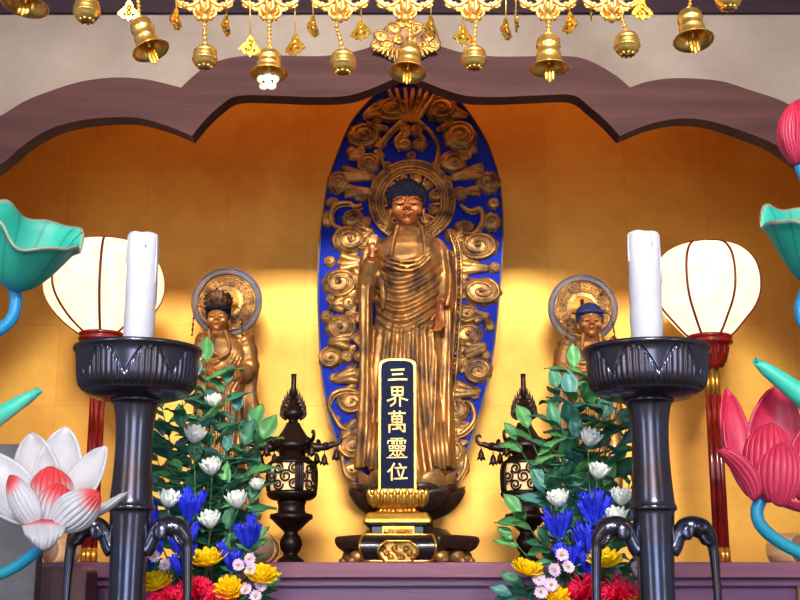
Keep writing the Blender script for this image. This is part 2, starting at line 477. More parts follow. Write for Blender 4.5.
def area(name, loc, target, sx_, sy_, power, color):
    l = bpy.data.lights.new(name, 'AREA'); l.shape = 'RECTANGLE'; l.size = sx_; l.size_y = sy_; l.energy = power; l.color = color
    o = bpy.data.objects.new(name, l); COL.objects.link(o); o.location = loc
    d = Vector(target) - Vector(loc); o.rotation_euler = d.to_track_quat('-Z', 'Y').to_euler()
    return o
area('daylight_transom', (0.1, -3.0, 4.25), (0, 4, 2.1), 1.8, 0.55, 35, (1.0, 0.93, 0.82)).data.spread = math.radians(33)
area('side_fill_left', (-3.6, -1.2, 2.2), (-0.3, 3.2, 1.7), 0.8, 2.2, 48, (0.80, 0.88, 1.0))  # added cool side lamp filling the bouquets, no door modelled
area('side_fill_right', (3.6, -1.2, 2.2), (0.3, 3.2, 1.7), 0.8, 2.2, 48, (0.80, 0.88, 1.0))  # matching fill lamp added on the right, also without a door
area('daylight_front_fill', (0.0, -2.6, 2.0), (0, 3.2, 1.6), 1.7, 2.2, 84, (0.74, 0.85, 1.0))  # added bluish lamp: highlight on the candlesticks and fill for the bouquets

area('niche_downlight', (0, 3.72, 3.55), (0, 4.3, 1.9), 2.6, 0.1, 6.5, (1.0, 0.34, 0.09))
# ------------------------------------------------------------------ setting
YW = 4.5         # gilded back wall
YA = 3.40        # front face of the arch board
ALT = P(400, 562, 3.5).z    # altar top height
CEIL = 4.3
mb = MB(); mb.box((-2.0, YW, 0.0), (2.0, YW + .1, CEIL)); struct(mb.build('wall_back', M['gold_wall']))
mb = MB(); mb.box((-2.1, YA + .1, 0.0), (-2.0, YW + .1, CEIL)); struct(mb.build('wall_left', M['gold_wall']))
mb = MB(); mb.box((2.0, YA + .1, 0.0), (2.1, YW + .1, CEIL)); struct(mb.build('wall_right', M['gold_wall']))
mb = MB(); mb.box((-3.0, -1.0, -0.1), (3.0, YW + .1, 0.0)); struct(mb.build('floor', M['floor']))
mb = MB(); mb.box((-3.0, 0.6, CEIL), (3.0, YW + .1, CEIL + .1)); struct(mb.build('ceiling', M['ceil']))

up = [(-120,190),(-60,150),(0,116),(25,101),(50,91),(75,83),(100,78.5),(125,77.5),(150,80),(181,87.5)]
up2 = [(181,87.5),(190,79),(205,67),(225,59),(250,55.5),(280,55.5),(320,56),(350,52.5),(370,47),(390,38),(405,31)]
up3 = [(405,31),(420,38),(440,46),(465,53),(500,56.5),(565,56),(590,61),(615,75),(630,87.5)]
up4 = [(630,87.5),(650,81),(680,78),(720,81),(750,90),(780,100),(800,111),(860,145),(920,190)]
lo = [(-120,262),(-60,206),(0,165),(25,144),(50,129),(75,121.5),(100,118),(135,117.5),(165,125),(192,136)]
lo2 = [(192,136),(205,120),(220,106),(237,96),(270,95.5),(310,97),(345,96),(370,89),(395,78),(406,70)]
lo3 = [(406,70),(417,78),(440,88),(465,95.5),(495,97),(535,95.5),(572,95),(590,107),(605,120),(620,136)]
lo4 = [(620,136),(650,124),(680,118.5),(710,121),(745,132),(770,142),(790,155),(860,206),(920,262)]
def res(segs, n=12):
    out = []
    for s in segs:
        c = cr([(x, y, 0) for x, y in s], 6)
        if out: c = c[1:]
        out += [(p.x, p.y) for p in c]
    return out
UP = [P(x, y, YA) for x, y in res([up, up2, up3, up4])]
LO = [P(x, y, YA) for x, y in res([lo, lo2, lo3, lo4])]
def sheetband(top, bot, y0, y1):
    mb = MB()
    poly = [(p.x, p.z) for p in top] + [(p.x, p.z) for p in reversed(bot)]
    mb.prism(poly, y0, y1)
    return mb
mb = sheetband(UP, LO, YA, YA + .062)
struct(mb.build('trim_1', M['arch']))
# plaster above the arch (a touch behind the board's face), with the wall ends
topz = P(400, 13, YA).z
ptop = [Vector((UP[0].x, 0, CEIL)), Vector((UP[-1].x, 0, CEIL))]
def lower(p): return Vector((p.x, p.y, p.z - .03))
mb = sheetband(ptop, [lower(p) for p in UP], YA + .014, YA + .1)
struct(mb.build('wall_front', M['plaster']))
# outer piers closing the niche at both sides
x0 = UP[0].x
mb = MB(); mb.box((-3.0, YA + .014, 0), (x0, YA + .1, CEIL)); mb.box((-x0 - 0.02, YA + .014, 0), (3.0, YA + .1, CEIL))
struct(mb.build('wall_pier', M['plaster']))
mb = MB(); mb.box((-3.0, YA + .002, P(400, 12.5, YA).z), (3.0, YA + .013, P(400, 12.5, YA).z + .16), .002); struct(mb.build('trim_2', M['beam']))
mb = MB(); mb.box((-3.0, YA - .02, topz + .17), (3.0, YA + .013, topz + .34), .004); struct(mb.build('trim_3', M['plaster']))

# altar: a long shelf of plum lacquered wood running under the arch
al = thing('altar_shelf', 'long plum lacquered wooden altar shelf across the bottom carrying the statues', 'altar', (0, 3.95, 0))
mb = MB(); mb.box((-1.95, 3.5, P(400, 578, 3.5).z), (1.95, YW - .005, ALT), .004)
mb.build('top_board', M['altar'], al)
zb = P(400, 578, 3.5).z
mb = MB(); mb.box((-1.95, 3.525, zb - .022), (1.95, 3.56, zb), .002); mb.build('moulding', M['altar_dark'], al)
mb = MB(); mb.box((-1.95, 3.545, 0.06), (1.95, 3.58, zb - .022)); mb.build('front_panel', M['altar_dark'], al)
for px in (-0.93, 1.105, 1.7, -1.6):
    mb = MB(); mb.box((px - .012, 3.53, 0.0), (px + .012, 3.546, zb - .022), .002); mb.build('panel_strip', M['post'], al)
mb = MB(); mb.box((-1.95, 3.535, 0), (1.95, YW - .01, 0.06)); mb.build('plinth', M['altar_dark'], al)

# grey upright panel and the brown wooden side board at the left edge
def round_board(x0, x1, z0, z1, r, y0, y1, left=True, right=True):
    pts = [(x0, z0), (x1, z0)]
    if right: pts += [(x1 - r + r * math.cos(a), z1 - r + r * math.sin(a)) for a in [PI / 2 * i / 8 for i in range(9)]]
    else: pts += [(x1, z1)]
    if left: pts += [(x0 + r + r * math.cos(a), z1 - r + r * math.sin(a)) for a in [PI / 2 + PI / 2 * i / 8 for i in range(9)]]
    else: pts += [(x0, z1)]
    mb = MB(); mb.prism(pts, y0, y1, .004); return mb
Yg = 2.95
a, b = P(-50, 600, Yg), P(44, 444, Yg)
o = round_board(a.x, b.x, 0.0, b.z, .045, Yg, Yg + .05).build_top('upright_panel', M['grey'], (a.x, Yg, 0))
tag(o, 'grey upright panel with rounded top corner behind the white lotus at left edge', 'panel')
Yg = 3.3
a, b = P(12, 600, Yg), P(87, 567, Yg)
o = round_board(P(14, 600, Yg).x, b.x, 0.0, b.z, .018, Yg, Yg + .12).build_top('wooden_stool', M['altar_wing'], ((a.x + b.x) / 2, Yg, 0))
tag(o, 'brown grained wooden block with rounded corner standing low between grey panel and candlestick', 'stool')

# low offering table carrying the candlesticks and vases, just below the view
tb = thing('offering_table', 'brown offering table below the candlesticks and flower vases', 'table', (0, 2.85, 0))
TAB = 1.02
mb = MB(); mb.box((-.86, 2.52, TAB - .04), (.95, 3.26, TAB), .004); mb.build('tabletop', M['cloth'], tb)
for x in (-.8, .9):
    for y in (2.6, 3.18):
        mb = MB(); mb.box((x - .03, y - .03, 0), (x + .03, y + .03, TAB - .04), .003); mb.build('leg', M['cloth'], tb)
# ------------------------------------------------------------------ mandorla (boat-shaped halo board)
YM = 4.255
def mand_outline(grow=0.0):
    L_ = [(406,84),(388,88),(372,100),(352,124),(338,156),(329,184),(324,216),(320,252),(319,288),(319.5,320),(322,368),(328,407),(336,436),(346,463),(358,485),(372,500)]
    R_ = [(440,500),(452,484),(464,459),(475,424),(485,389),(492,355),(496,320),(499,288),(501.5,252),(501.5,216),(498.5,184),(491,156),(480,132),(460,104),(444,92),(424,86)]
    pts = cr([(x, y, 0) for x, y in L_ + R_], 4, closed=True)
    cx, cy = 410, 300
    return [(p.x + grow * (p.x - cx) / 90.0, p.y + grow * (p.y - cy) / 200.0) for p in pts]
md = thing('mandorla', 'tall ultramarine boat-shaped halo board with gilt cloud scrolls behind the central standing statue', 'halo board', (P(408, 500, YM).x, YM, ALT))
def toW(pts, Y): 
    q = [P(x, y, Y) for x, y in pts]; return [(a.x, a.z) for a in q]
mb = MB(); mb.prism(toW(mand_outline(), YM), YM, YM + .035); mb.build('board', M['blue'], md)
mb = MB(); mb.strip(toW(mand_outline(), YM), toW(mand_outline(1.6), YM), YM - .008, YM + .038); mb.build('board_rim', M['board_rim'], md)
mb = MB(); mb.box(P(385, 505, YM) , P(433, 562, YM) + Vector((0, .03, 0))); 
mb.v = [Vector((p.x, p.y, max(p.z, ALT))) for p in mb.v]
mb.build('tenon', M['dark_wood'], md)
SM = S(300, YM)

def cloud(mb, px, py, rx, ry, hand=1, rot=0.0, turns=2.0, tail=None, Y=YM, lump=9, H=None):
    c = P(px, py, Y); s = S(py, Y); rx *= s; ry *= s
    H = H or .30 * min(rx, ry) + .008
    cr_, sr_ = math.cos(rot), math.sin(rot)
    vs = []; fs = []; n = 54; K = 7; ph = random.random() * 6
    def hgt(r): return H * math.sqrt(max(0, 1 - r ** 2.6))
    for i in range(K + 1):
        r = i / K
        for j in range(n):
            a = 2 * PI * j / n
            R = 1 + .11 * abs(math.sin(lump * .5 * a + ph)) - .05
            x = rx * r * R * math.cos(a); z = ry * r * R * math.sin(a)
            vs.append((c.x + x * cr_ - z * sr_, c.y - hgt(r), c.z + x * sr_ + z * cr_))
    for i in range(K):
        for j in range(n):
            fs.append((i*n+j, i*n+(j+1)%n, (i+1)*n+(j+1)%n, (i+1)*n+j))
    mb.add(vs, fs)
    pts = []; rad = []; m = int(22 * turns)
    for k in range(m + 1):
        t = k / m
        r = .86 * (1 - t) ** .8 + .07
        a = hand * 2 * PI * turns * t + ph
        x = rx * r * math.cos(a); z = ry * r * math.sin(a)
        pts.append((c.x + x * cr_ - z * sr_, c.y - hgt(r) - .003, c.z + x * sr_ + z * cr_)); rad.append(min(rx, ry) * (.115 - .03 * t))
    mb.tube(pts, rad, 7)
    mb.ell((c.x, c.y - H - .003, c.z), min(rx, ry) * .17)
def streak(mb, p0, p1, w, Y=YM, n=3, H=.02):
    """tapered fluted ribbon of cloud between two pixels, blunt rounded far end"""
    a, b = Vector((p0[0], p0[1])), Vector((p1[0], p1[1])); d = (b - a); L = d.length; d.normalize(); q = Vector((-d.y, d.x))
    for k in range(n):
        o = (k - (n - 1) / 2) * w * .62
        l2 = L * (1 - .12 * abs(k - (n - 1) / 2) - .1 * (k % 2))
        pts = []; rad = []
        for t in [i / 12 for i in range(13)]:
            s_ = a + d * (l2 * t) + q * (o * (1 - .35 * t) + w * .25 * math.sin(t * 3 + k))
            rr = w * .5 * (math.sin(PI * min(1, .25 + t * .75)) ** .5 * .9 + .12) 
            pts.append(P(s_.x, s_.y, Y) + Vector((0, -H * .35, 0))); rad.append(max(.3, rr) * S(s_.y, Y))
        mb.tube(pts, rad, 8)
def vine(mb, pix, w, Y=YM, H=.014, taper=True):
    pts = cr([(x, y, 0) for x, y in pix], 6); k = len(pts)
    mb.tube([P(p.x, p.y, Y) + Vector((0, -H, 0)) for p in pts], [w * S(p.y, Y) * ((.65 + .35 * math.sin(PI * i / (k - 1))) if taper else 1) for i, p in enumerate(pts)], 8)

# (px, py, rx, ry, hand, [streaks])
CL = [
 (393,110,17,12,1,[((380,112),(360,118),6),]), (441,110,15,12,-1,[((452,112),(470,118),5)]),
 (364,136,15,12,1,[((366,128),(392,131),5),((376,142),(388,146),4)]), (460,137,15,14,-1,[((452,128),(434,131),4)]),
 (369,164,11,10,-1,[((365,156),(346,158),6),((374,156),(386,157),5)]), (453,163,12,10,1,[((458,156),(474,156),5)]),
 (338,183,10,11,1,[((342,173),(378,180),6),((345,191),(378,193),5)]), (488,183,11,11,-1,[((484,173),(446,179),6),((480,192),(452,194),4)]),
 (361,196,7,6,-1,[]), (460,194,7,7,1,[]),
 (353,220,10,9,1,[]), (464,227,9,6,-1,[]), (366,222,5,5,-1,[]), (491,222,9,9,1,[]), (328,219,6,8,1,[]),
 (350,240,16,13,-1,[((362,232),(376,236),6)]), (478,246,18,13,1,[((464,238),(450,240),6)]),
 (347,263,9,5,1,[((340,262),(372,264),7)]), (470,266,9,6,-1,[((452,266),(494,270),6)]),
 (340,283,16,13,1,[((352,274),(368,282),6)]), (481,292,18,13,-1,[((458,284),(470,288),6)]),
 (349,303,9,8,-1,[((344,306),(326,307),6)]), (467,314,10,9,1,[((474,316),(492,317),5)]), (489,326,5,6,-1,[]),
 (327,317,6,6,1,[]), (341,328,14,12,-1,[((350,334),(360,338),5)]), (467,335,14,11,1,[]),
 (342,341,8,5,1,[((350,343),(325,341),7)]), (478,350,8,5,-1,[((464,350),(490,347),7)]),
 (331,358,11,10,1,[]), (347,357,7,6,-1,[]), (478,371,13,11,-1,[]), (463,362,7,6,1,[((464,368),(480,360),5)]),
 (345,377,9,6,-1,[((358,376),(330,380),7)]), (464,390,9,6,1,[((454,388),(484,394),7)]),
 (352,402,13,11,1,[]), (455,410,13,11,-1,[]),
 (352,430,10,6,-1,[((360,426),(338,436),6)]), (460,432,9,6,1,[]),
 (353,447,14,12,1,[]), (450,453,15,13,-1,[]), (352,470,9,8,-1,[]), (462,468,7,8,1,[]), (372,458,8,8,1,[]), (440,436,8,8,-1,[]),
]
for (x, y, rx, ry, h, st) in CL:
    mb = MB(); cloud(mb, x, y, rx * 1.14, ry * 1.14, h, rot=random.uniform(-.2, .2), turns=2.0 if rx > 9 else 1.5)
    for (a, b, w_) in st: streak(mb, a, b, w_ * 1.35)
    mb.build('cloud_scroll', M['gilt_cloud'], md)
for k in range(13):    # the inner bank of cloud hugging the figure
    y = 232 + k * 18.5
    for sg in (-1, 1):
        x = 408 + sg * (47 - .04 * abs(k - 5) * 9) + random.uniform(-2, 2)
        mb = MB(); cloud(mb, x, y + 5 * sg, 9, 7, sg, rot=random.uniform(-.5, .5), turns=1.5, H=.022)
        streak(mb, (x + sg * 4, y + 8), (x + sg * 17, y + 6 + random.uniform(-3, 3)), 4.5)
        mb.build('cloud_scroll', M['gilt_cloud'], md)
for (x, y, rx, ry, h) in [(352,152,6,5,1),(472,150,6,5,-1),(377,181,7,6,-1),(446,181,7,6,1),(333,203,7,6,1),(493,204,6,6,-1),(377,120,6,5,1),(449,122,6,5,-1),(330,262,6,6,-1),(494,268,6,6,1),(331,300,5,5,1),(334,378,5,5,1),(486,356,5,5,-1),(337,420,4,5,1),(474,396,5,5,-1)]:
    mb = MB(); cloud(mb, x, y, rx, ry, h, turns=1.4); mb.build('cloud_scroll', M['gilt_cloud'], md)
VN = [[(385,172),(380,150),(386,138),(398,126),(410,118),(422,126),(432,136),(438,150),(434,172)],
      [(398,150),(396,142),(402,134)],[(420,150),(424,142),(418,134)],
      [(352,204),(338,205),(331,214),(334,226),(344,230)],[(362,206),(355,208),(350,204)],
      [(460,206),(470,212),(480,210),(482,222),(474,234),(462,234)],
      [(331,412),(329,404),(334,394),(346,390),(357,392)],[(331,410),(336,420),(342,428),(352,432)],
      [(462,402),(470,404),(474,414),(472,424),(464,432),(456,436)],
      [(354,340),(360,345),(364,352)],[(342,457),(346,474),(356,482)],[(466,455),(464,470),(456,482)],
      [(450,466),(442,476),(436,488)],[(372,230),(366,245),(363,262),(362,300),(363,340),(366,380)],]
for v in VN:
    mb = MB(); vine(mb, v, 2.7); vine(mb, [(a + 1.5, b + 3.2) for a, b in v], 1.3, H=.012); mb.build('vine', M['gilt_cloud'], md)
# inner little clouds in the loop and the flaming top
for (x, y, rx, ry, h) in [(404,145,8,7,1),(420,145,8,7,-1),(405,131,7,8,1),(417,131,7,8,-1),(411,156,5,5,1),(387,166,5,5,1),(437,165,5,5,-1)]:
    mb = MB(); cloud(mb, x, y, rx, ry, h, turns=1.5); mb.build('cloud_scroll', M['gilt_cloud'], md)
mb = MB()
for k, (x0, x1) in enumerate([(398,388),(402,396),(407,405),(411,413),(415,421),(419,429),(424,438)]):
    vine(mb, [(409 + (x0 - 409) * .5, 124), (x0, 112), ((x0 + x1) / 2, 102), (x1, 90)], 3.0, H=.016)
mb.build('flame_crest', M['gilt_cloud'], md)
# head halo rings
HC = (412, 202)
def ring(mb, r, w, H, Y=YM, n=64, squash=1.0):
    c = P(HC[0], HC[1], Y); s = S(HC[1], Y)
    pts = [(c.x + r * s * math.cos(2*PI*i/n), Y - H, c.z + r * s * math.sin(2*PI*i/n)) for i in range(n + 1)]
    mb.tube(pts, w * s, 8, cap=False)
mb = MB()
c = P(HC[0], HC[1], YM); s = S(HC[1], YM)
cirs = lambda r: [(c.x + r * s * math.cos(2*PI*i/64), c.z + r * s * math.sin(2*PI*i/64)) for i in range(64)]
mb.strip(cirs(30), cirs(43), YM - .012, YM)
ring(mb, 42.5, 1.5, .012); ring(mb, 36, 1.6, .013); ring(mb, 32.5, 1.2, .013); ring(mb, 29.5, 1.6, .013)
for i in range(72):
    a = 2 * PI * i / 72
    mb.ell((c.x + 39.4 * s * math.cos(a), YM - .014, c.z + 39.4 * s * math.sin(a)), 1.35 * s, nu=8, nv=6)
mb.build('halo_ring', M['gilt_cloud'], md)
mb = MB()
for i in range(11):
    a = 2 * PI * i / 11 + .2
    x = HC[0] + 23.5 * math.cos(a); y = HC[1] - 23.5 * math.sin(a)
    cloud(mb, x, y, 6.4, 5.2, 1 if i % 2 else -1, rot=a, turns=1.3, H=.018)
    mb.tube([P(HC[0] + r_ * math.cos(a + b_), HC[1] - r_ * math.sin(a + b_), YM) + Vector((0, -.01, 0)) for r_, b_ in [(29, .28), (26, .26), (22, .24), (18, .1)]], [1.4 * s] * 4, 7)
mb.build('halo_openwork', M['gilt'], md)
# body halo edge, beaded
for sgn, pts in ((1, [(447,232),(454,250),(456,275),(455,310),(453,345),(450,380),(446,412)]),):
    mb = MB()
    for d_, w_ in ((0, 1.8), (5, 1.4)):
        vine(mb, [(x + d_, y) for x, y in pts], w_, H=.03, taper=False)
    for p in cr([(x + 2.6, y, 0) for x, y in pts], 7):
        mb.ell(P(p.x, p.y, YM) + Vector((0, -.03, 0)), 1.5 * SM, nu=8, nv=6)
    mb.build('body_halo_edge', M['gilt_cloud'], md)

# ------------------------------------------------------------------ statue helpers
def head_into(mb, c, a, tilt=0.0, hollow=False):
    """skin forms of a carved head: c centre, a half face width; faces -Y"""
    n0 = len(mb.v)
    E = lambda p, r, rot=None: mb.ell(p, r, rot)
    E((0, .1, .1), (1.0, 1.12, 1.25)); E((0, -.12, -.5), (.84, .88, .74))
    mb.tube([(0, -1.0, .32), (0, -1.14, .05), (0, -1.24, -.2)], [.11, .14, .2], 10)
    for sx_ in (-1, 1):
        E((sx_ * .16, -1.08, -.24), (.13, .13, .1))
        mb.tube([(sx_ * .1, -1.02, .3), (sx_ * .3, -1.02, .42), (sx_ * .58, -.9, .4), (sx_ * .85, -.66, .24)], [.07, .07, .06, .04], 8)
        E((sx_ * .44, -.93, .1), (.3, .14, .12)); E((sx_ * .44, -.9, -.03), (.27, .13, .07))
        E((sx_ * .5, -.7, -.32), (.38, .32, .36))
        E((sx_ * 1.02, .12, .05), (.12, .26, .42)); E((sx_ * 1.0, .1, -.5), (.1, .16, .4))
    E((0, -1.0, -.52), (.26, .14, .075)); E((0, -.99, -.66), (.2, .13, .085)); E((0, -.82, -.98), (.3, .26, .24))
    mb.tube([(0, .15, -.6), (0, .2, -1.2), (0, .22, -1.9)], [.56, .54, .7], 16)
    R = Matrix.Rotation(tilt, 4, 'X')
    for i in range(n0, len(mb.v)): mb.v[i] = Vector(c) + (R @ (mb.v[i] * a))
def face_lines(c, a, root, tilt=0.0):
    c = Vector(c); R = Matrix.Rotation(tilt, 3, 'X')
    mb = MB()
    for sx_ in (-1, 1):
        mb.tube([c + R @ Vector(q) * a for q in [(sx_ * .18, -1.0, .02), (sx_ * .44, -1.06, -.01), (sx_ * .72, -.86, .06)]], [.02 * a, .045 * a, .02 * a], 6)
    mb.build('eye_line', M['dark_line'], root)
    mb = MB(); mb.tube([c + R @ Vector(q) * a for q in [(-.24, -1.03, -.56), (0, -1.15, -.59), (.24, -1.03, -.56)]], [.035 * a, .06 * a, .035 * a], 6)
    mb.build('mouth', M['lip'], root)
def robe_into(mb, Q, rows, fold, n=120, m=150):
    """rows: (py, xl, xr, depth_m, ycentre_m)"""
    y0, y1 = rows[0][0], rows[-1][0]
    def f(u, w_):
        py = lerp(y0, y1, w_); xl, xr, dp, yc = interp(rows, py)
        a = 2 * PI * u; cx = (xl + xr) / 2; hw = (xr - xl) / 2
        ca, sa = math.cos(a), math.sin(a)
        e = .82
        X = (abs(ca) ** e) * (1 if ca >= 0 else -1); Yv = (abs(sa) ** e) * (1 if sa >= 0 else -1)
        d = fold(py, (cx + hw * X) , Yv) 
        p = Q(cx + hw * X, py, yc + dp * Yv)
        return p + Vector((ca * d * .5, Yv * d, 0))
    b0 = len(mb.v); mb.grid(f, n, m, cu=True)
    mb.capf([tuple(b0 + j for j in range(n)), tuple(b0 + (m - 1) * n + n - 1 - j for j in range(n))])
def hand_into(mb, o, up, palm_n, L, side=1, spread=.12, curl=.25):
    """five-fingered hand: o wrist, up finger direction, palm_n palm normal, L hand length; side=+1 thumb towards up x palm_n"""
    up = Vector(up).normalized(); pn = Vector(palm_n).normalized(); sd = up.cross(pn) * side
    o = Vector(o); w_ = L * .42
    rot = Matrix((sd, pn, up)).transposed()
    mb.ell(o + up * L * .25, (w_ * .55, L * .13, L * .3), rot)
    mb.tube([o - up * L * .3, o, o + up * L * .15], [L * .15, L * .15, L * .17], 10)
    for k, (off, ln) in enumerate([(.36, .44), (.13, .5), (-.11, .47), (-.34, .36)]):
        b = o + up * L * .48 + sd * w_ * off * 1.15
        d = (up + sd * off * spread * 2).normalized()
        p1 = b + d * L * ln * .4; d2 = (d + pn * curl).normalized(); p2 = p1 + d2 * L * ln * .35
        d3 = (d + pn * curl * 2.2).normalized(); p3 = p2 + d3 * L * ln * .28
        mb.tube([b - d * L * .1, b, p1, p2, p3], [L * .075, L * .075, L * .07, L * .062, L * .045], 8)
    b = o + up * L * .12 + sd * w_ * .42
    d = (up * .6 + sd * .75 + pn * .25).normalized(); p1 = b + d * L * .22; p2 = p1 + (up * .9 + sd * .25 + pn * .3).normalized() * L * .2
    mb.tube([o + up * L * .05, b, p1, p2], [L * .09, L * .095, L * .08, L * .055], 8)

# ------------------------------------------------------------------ the central statue
YB = 4.0
def Q(px, py, dy=0.0):
    p = P(px, py, YB); return Vector((p.x, p.y + dy, p.z))
bd = thing('buddha_statue', 'central tall gilt standing statue with blue-black hair, one hand raised, before the blue halo board', 'statue', (P(408, 480, YB).x, YB, ALT))
rows = [(229,399,425,.045,.02),(236,391,433,.06,.02),(241,378,441,.072,.02),(248,371,446,.08,.02),(262,370,447,.088,.015),(285,374,444,.098,.01),
        (315,376,440,.1,.0),(345,372,442,.098,.0),(380,370,444,.094,0),(420,370,445,.09,0),(455,370,446,.09,0),(476,370,447,.092,0)]
def fold(py, x, front):
    dx = (x - 408)
    fr = sstep(.0, -.5, front)
    ufold = math.sin((py + .018 * dx * dx + 5 * math.sin(dx * .07)) * 2 * PI / 9.5)
    k1 = sstep(256, 272, py) * (1 - sstep(322, 350, py)) * (.5 + .5 * sstep(255, 300, py))
    conv = math.sin(dx * (2.0 - .006 * (py - 330)) * .42 + 1.4 * math.sin(py * .02))
    k2 = sstep(318, 350, py)
    chest = -0.012 * math.exp(-((dx / 11) ** 2)) * (1 - sstep(252, 264, py))
    return (-.0085 * k1 * ufold - .009 * k2 * conv) * -1 * fr * 1.0 + chest * -1 * 0
mb = MB()
robe_into(mb, Q, rows, fold)
# collar bands and the sweep of the robe over the chest
for pts in ([(398,231),(394,246),(391,264)], [(421,231),(424,248),(424,262)]):
    mb.tube(cr([Q(x, y, -.066 - .03 * (y - 231) / 33) for x, y in pts], 6), .0075, 8)
for k in range(3):
    mb.tube(cr([Q(x, y + k * 5, -.088 - .006 * k) for x, y in [(385,262),(396,266),(408,268),(420,264),(430,254)]], 6), .006, 8)
def sleeve(pts, n=30):
    """pts: (px,py,dy,rx_px,ry_m)"""
    tab = [(i / (len(pts) - 1),) + tuple(p) for i, p in enumerate(pts)]
    def f(u, w_):
        x, y, dy, rx, ry = interp(tab, w_)
        a = 2 * PI * u
        rr = 1 + .13 * math.sin(5 * a + 2 * w_)
        return Q(x + rx * rr * math.cos(a), y, dy + ry * rr * math.sin(a))
    b0 = len(mb.v); mb.grid(f, 40, 50, cu=True)
    mb.capf([tuple(b0 + j for j in range(40)), tuple(b0 + 49 * 40 + 39 - j for j in range(40))])
    x, y, dy, rx, ry = pts[0]; mb.ell(Q(x, y, dy), (rx * .003, ry, .012))
# viewer-left: upper arm, raised forearm, long sleeve fall
sleeve([(377,240,.02,7,.045),(371,252,.015,10,.06),(367,275,.01,9,.062),(366,296,-.02,9,.06)])
mb.tube([Q(366,298,-.02), Q(369,285,-.08), Q(373,268,-.115)], [.036, .033, .026], 14)
sleeve([(367,272,-.07,5,.04),(366,300,-.05,6.5,.05),(366,340,-.04,6,.05),(366,390,-.035,6.5,.05),(365,430,-.03,8,.05),(363,470,-.03,9,.05)])
sleeve([(376,272,-.075,3,.03),(382,290,-.09,3.5,.03),(384,306,-.09,3,.022),(383,316,-.088,1.5,.012)])
# viewer-right: hanging arm with open sleeve and long fall
sleeve([(436,241,.02,7,.045),(443,253,.015,9,.06),(447,280,.005,8.5,.06),(446,300,-.015,9,.055),(444,311,-.02,9,.05)])
sleeve([(447,312,0,5,.05),(447,345,0,5,.05),(446,390,-.01,6,.05),(446,430,-.015,8,.05),(446,470,-.015,9,.05)])
sleeve([(435,345,-.04,3,.02),(434,360,-.055,4,.03),(433,400,-.06,5,.03),(432,440,-.06,5,.03)])
rb = mb.build('robe', M['gilt_robe'], bd)
remesh(rb, .0036, 2, .4)
# skirt hem panels spreading over the pedestal
for sg, cx in ((-1, 377), (1, 438)):
    mb = MB()
    for k in range(4):
        x = cx + sg * (k - 1.2) * 4.2
        mb.tube([Q(x - sg * 2, 425, -.075), Q(x, 450, -.09), Q(x + sg * 1.5, 474 - abs(k - 1.5) * 3, -.1)], [.006, .0105, .0095], 8)
    mb.build('robe_hem', M['gilt_robe'], bd)
mb = MB()
HB = Q(407, 207.5, -.03); HA = 16.6 * S(207, YB)
TL = .26; RT = Matrix.Rotation(TL, 3, 'X')
head_into(mb, HB, HA, TL)
mb.ell(Q(408, 250, .02), (.08, .05, .06)); mb.tube([Q(408, 238, .02), Q(408, 300, .02)], [.045, .06], 14)
for sg, sh, el, wr in ((-1, (380,246,.02), (366,297,-.02), (373,263,-.115)), (1, (438,246,.02), (447,292,0), (440,308,-.07))):
    mb.tube([Q(408, 250, .02), Q(*sh), Q(*el), Q(*wr)], [.04, .03, .026, .017], 12)
hand_into(mb, Q(373, 262, -.118), (0.02, -.05, 1), (0, -1, 0), .064, side=1, curl=.12)
hand_into(mb, Q(440, 316, -.085), (-.04, -.12, -1), (-.55, -.8, .1), .078, side=1, curl=.4)
for x in (398, 420):
    mb.tube([Q(408 + (x - 408) * .5, 400, 0), Q(x, 470, 0)], [.04, .03], 10)
    mb.ell(Q(x, 479, -.06), (.028, .07, .018))
mb.tube([Q(408, 290, .02), Q(408, 410, 0)], [.07, .06], 12)
b_ = mb.build('body', M['gilt_face'], bd); remesh(b_, .0023, 2, .4)
face_lines(HB, HA, bd, TL)
mb = MB(); mb.ell(HB + RT @ Vector((0, -1.05, .42)) * HA, .07 * HA); mb.build('forehead_jewel', M['gold'], bd)
mb = MB()
hc = Vector((0, .26, .5)) * HA
mb.ell(hc, (1.2 * HA, 1.2 * HA, 0.9 * HA), nu=28, nv=18); mb.ell(Vector((0, .4, 1.2)) * HA, (.62 * HA, .62 * HA, .34 * HA))
for sx_ in (-1, 1): mb.ell(Vector((sx_ * 1.0, .1, .25)) * HA, (.2 * HA, .5 * HA, .5 * HA))
for k in range(420):   # snail-shell curls
    ph = k * 2.399963; z = 1 - 1.25 * (k + .5) / 420; r = math.sqrt(max(0, 1 - z * z))
    mb.ell(hc + Vector((1.2 * r * math.cos(ph), 1.2 * r * math.sin(ph), 0.9 * z)) * HA, .075 * HA, nu=6, nv=4)
for k in range(60):
    ph = k * 2.399963; z = 1 - 1.0 * (k + .5) / 60; r = math.sqrt(max(0, 1 - z * z))
    mb.ell(Vector((.62 * r * math.cos(ph),   .4 + .62 * r * math.sin(ph), 1.2 + .34 * z)) * HA, .085 * HA, nu=6, nv=4)
mb.v = [HB + RT @ p for p in mb.v]
mb.build('hair', M['hair'], bd)

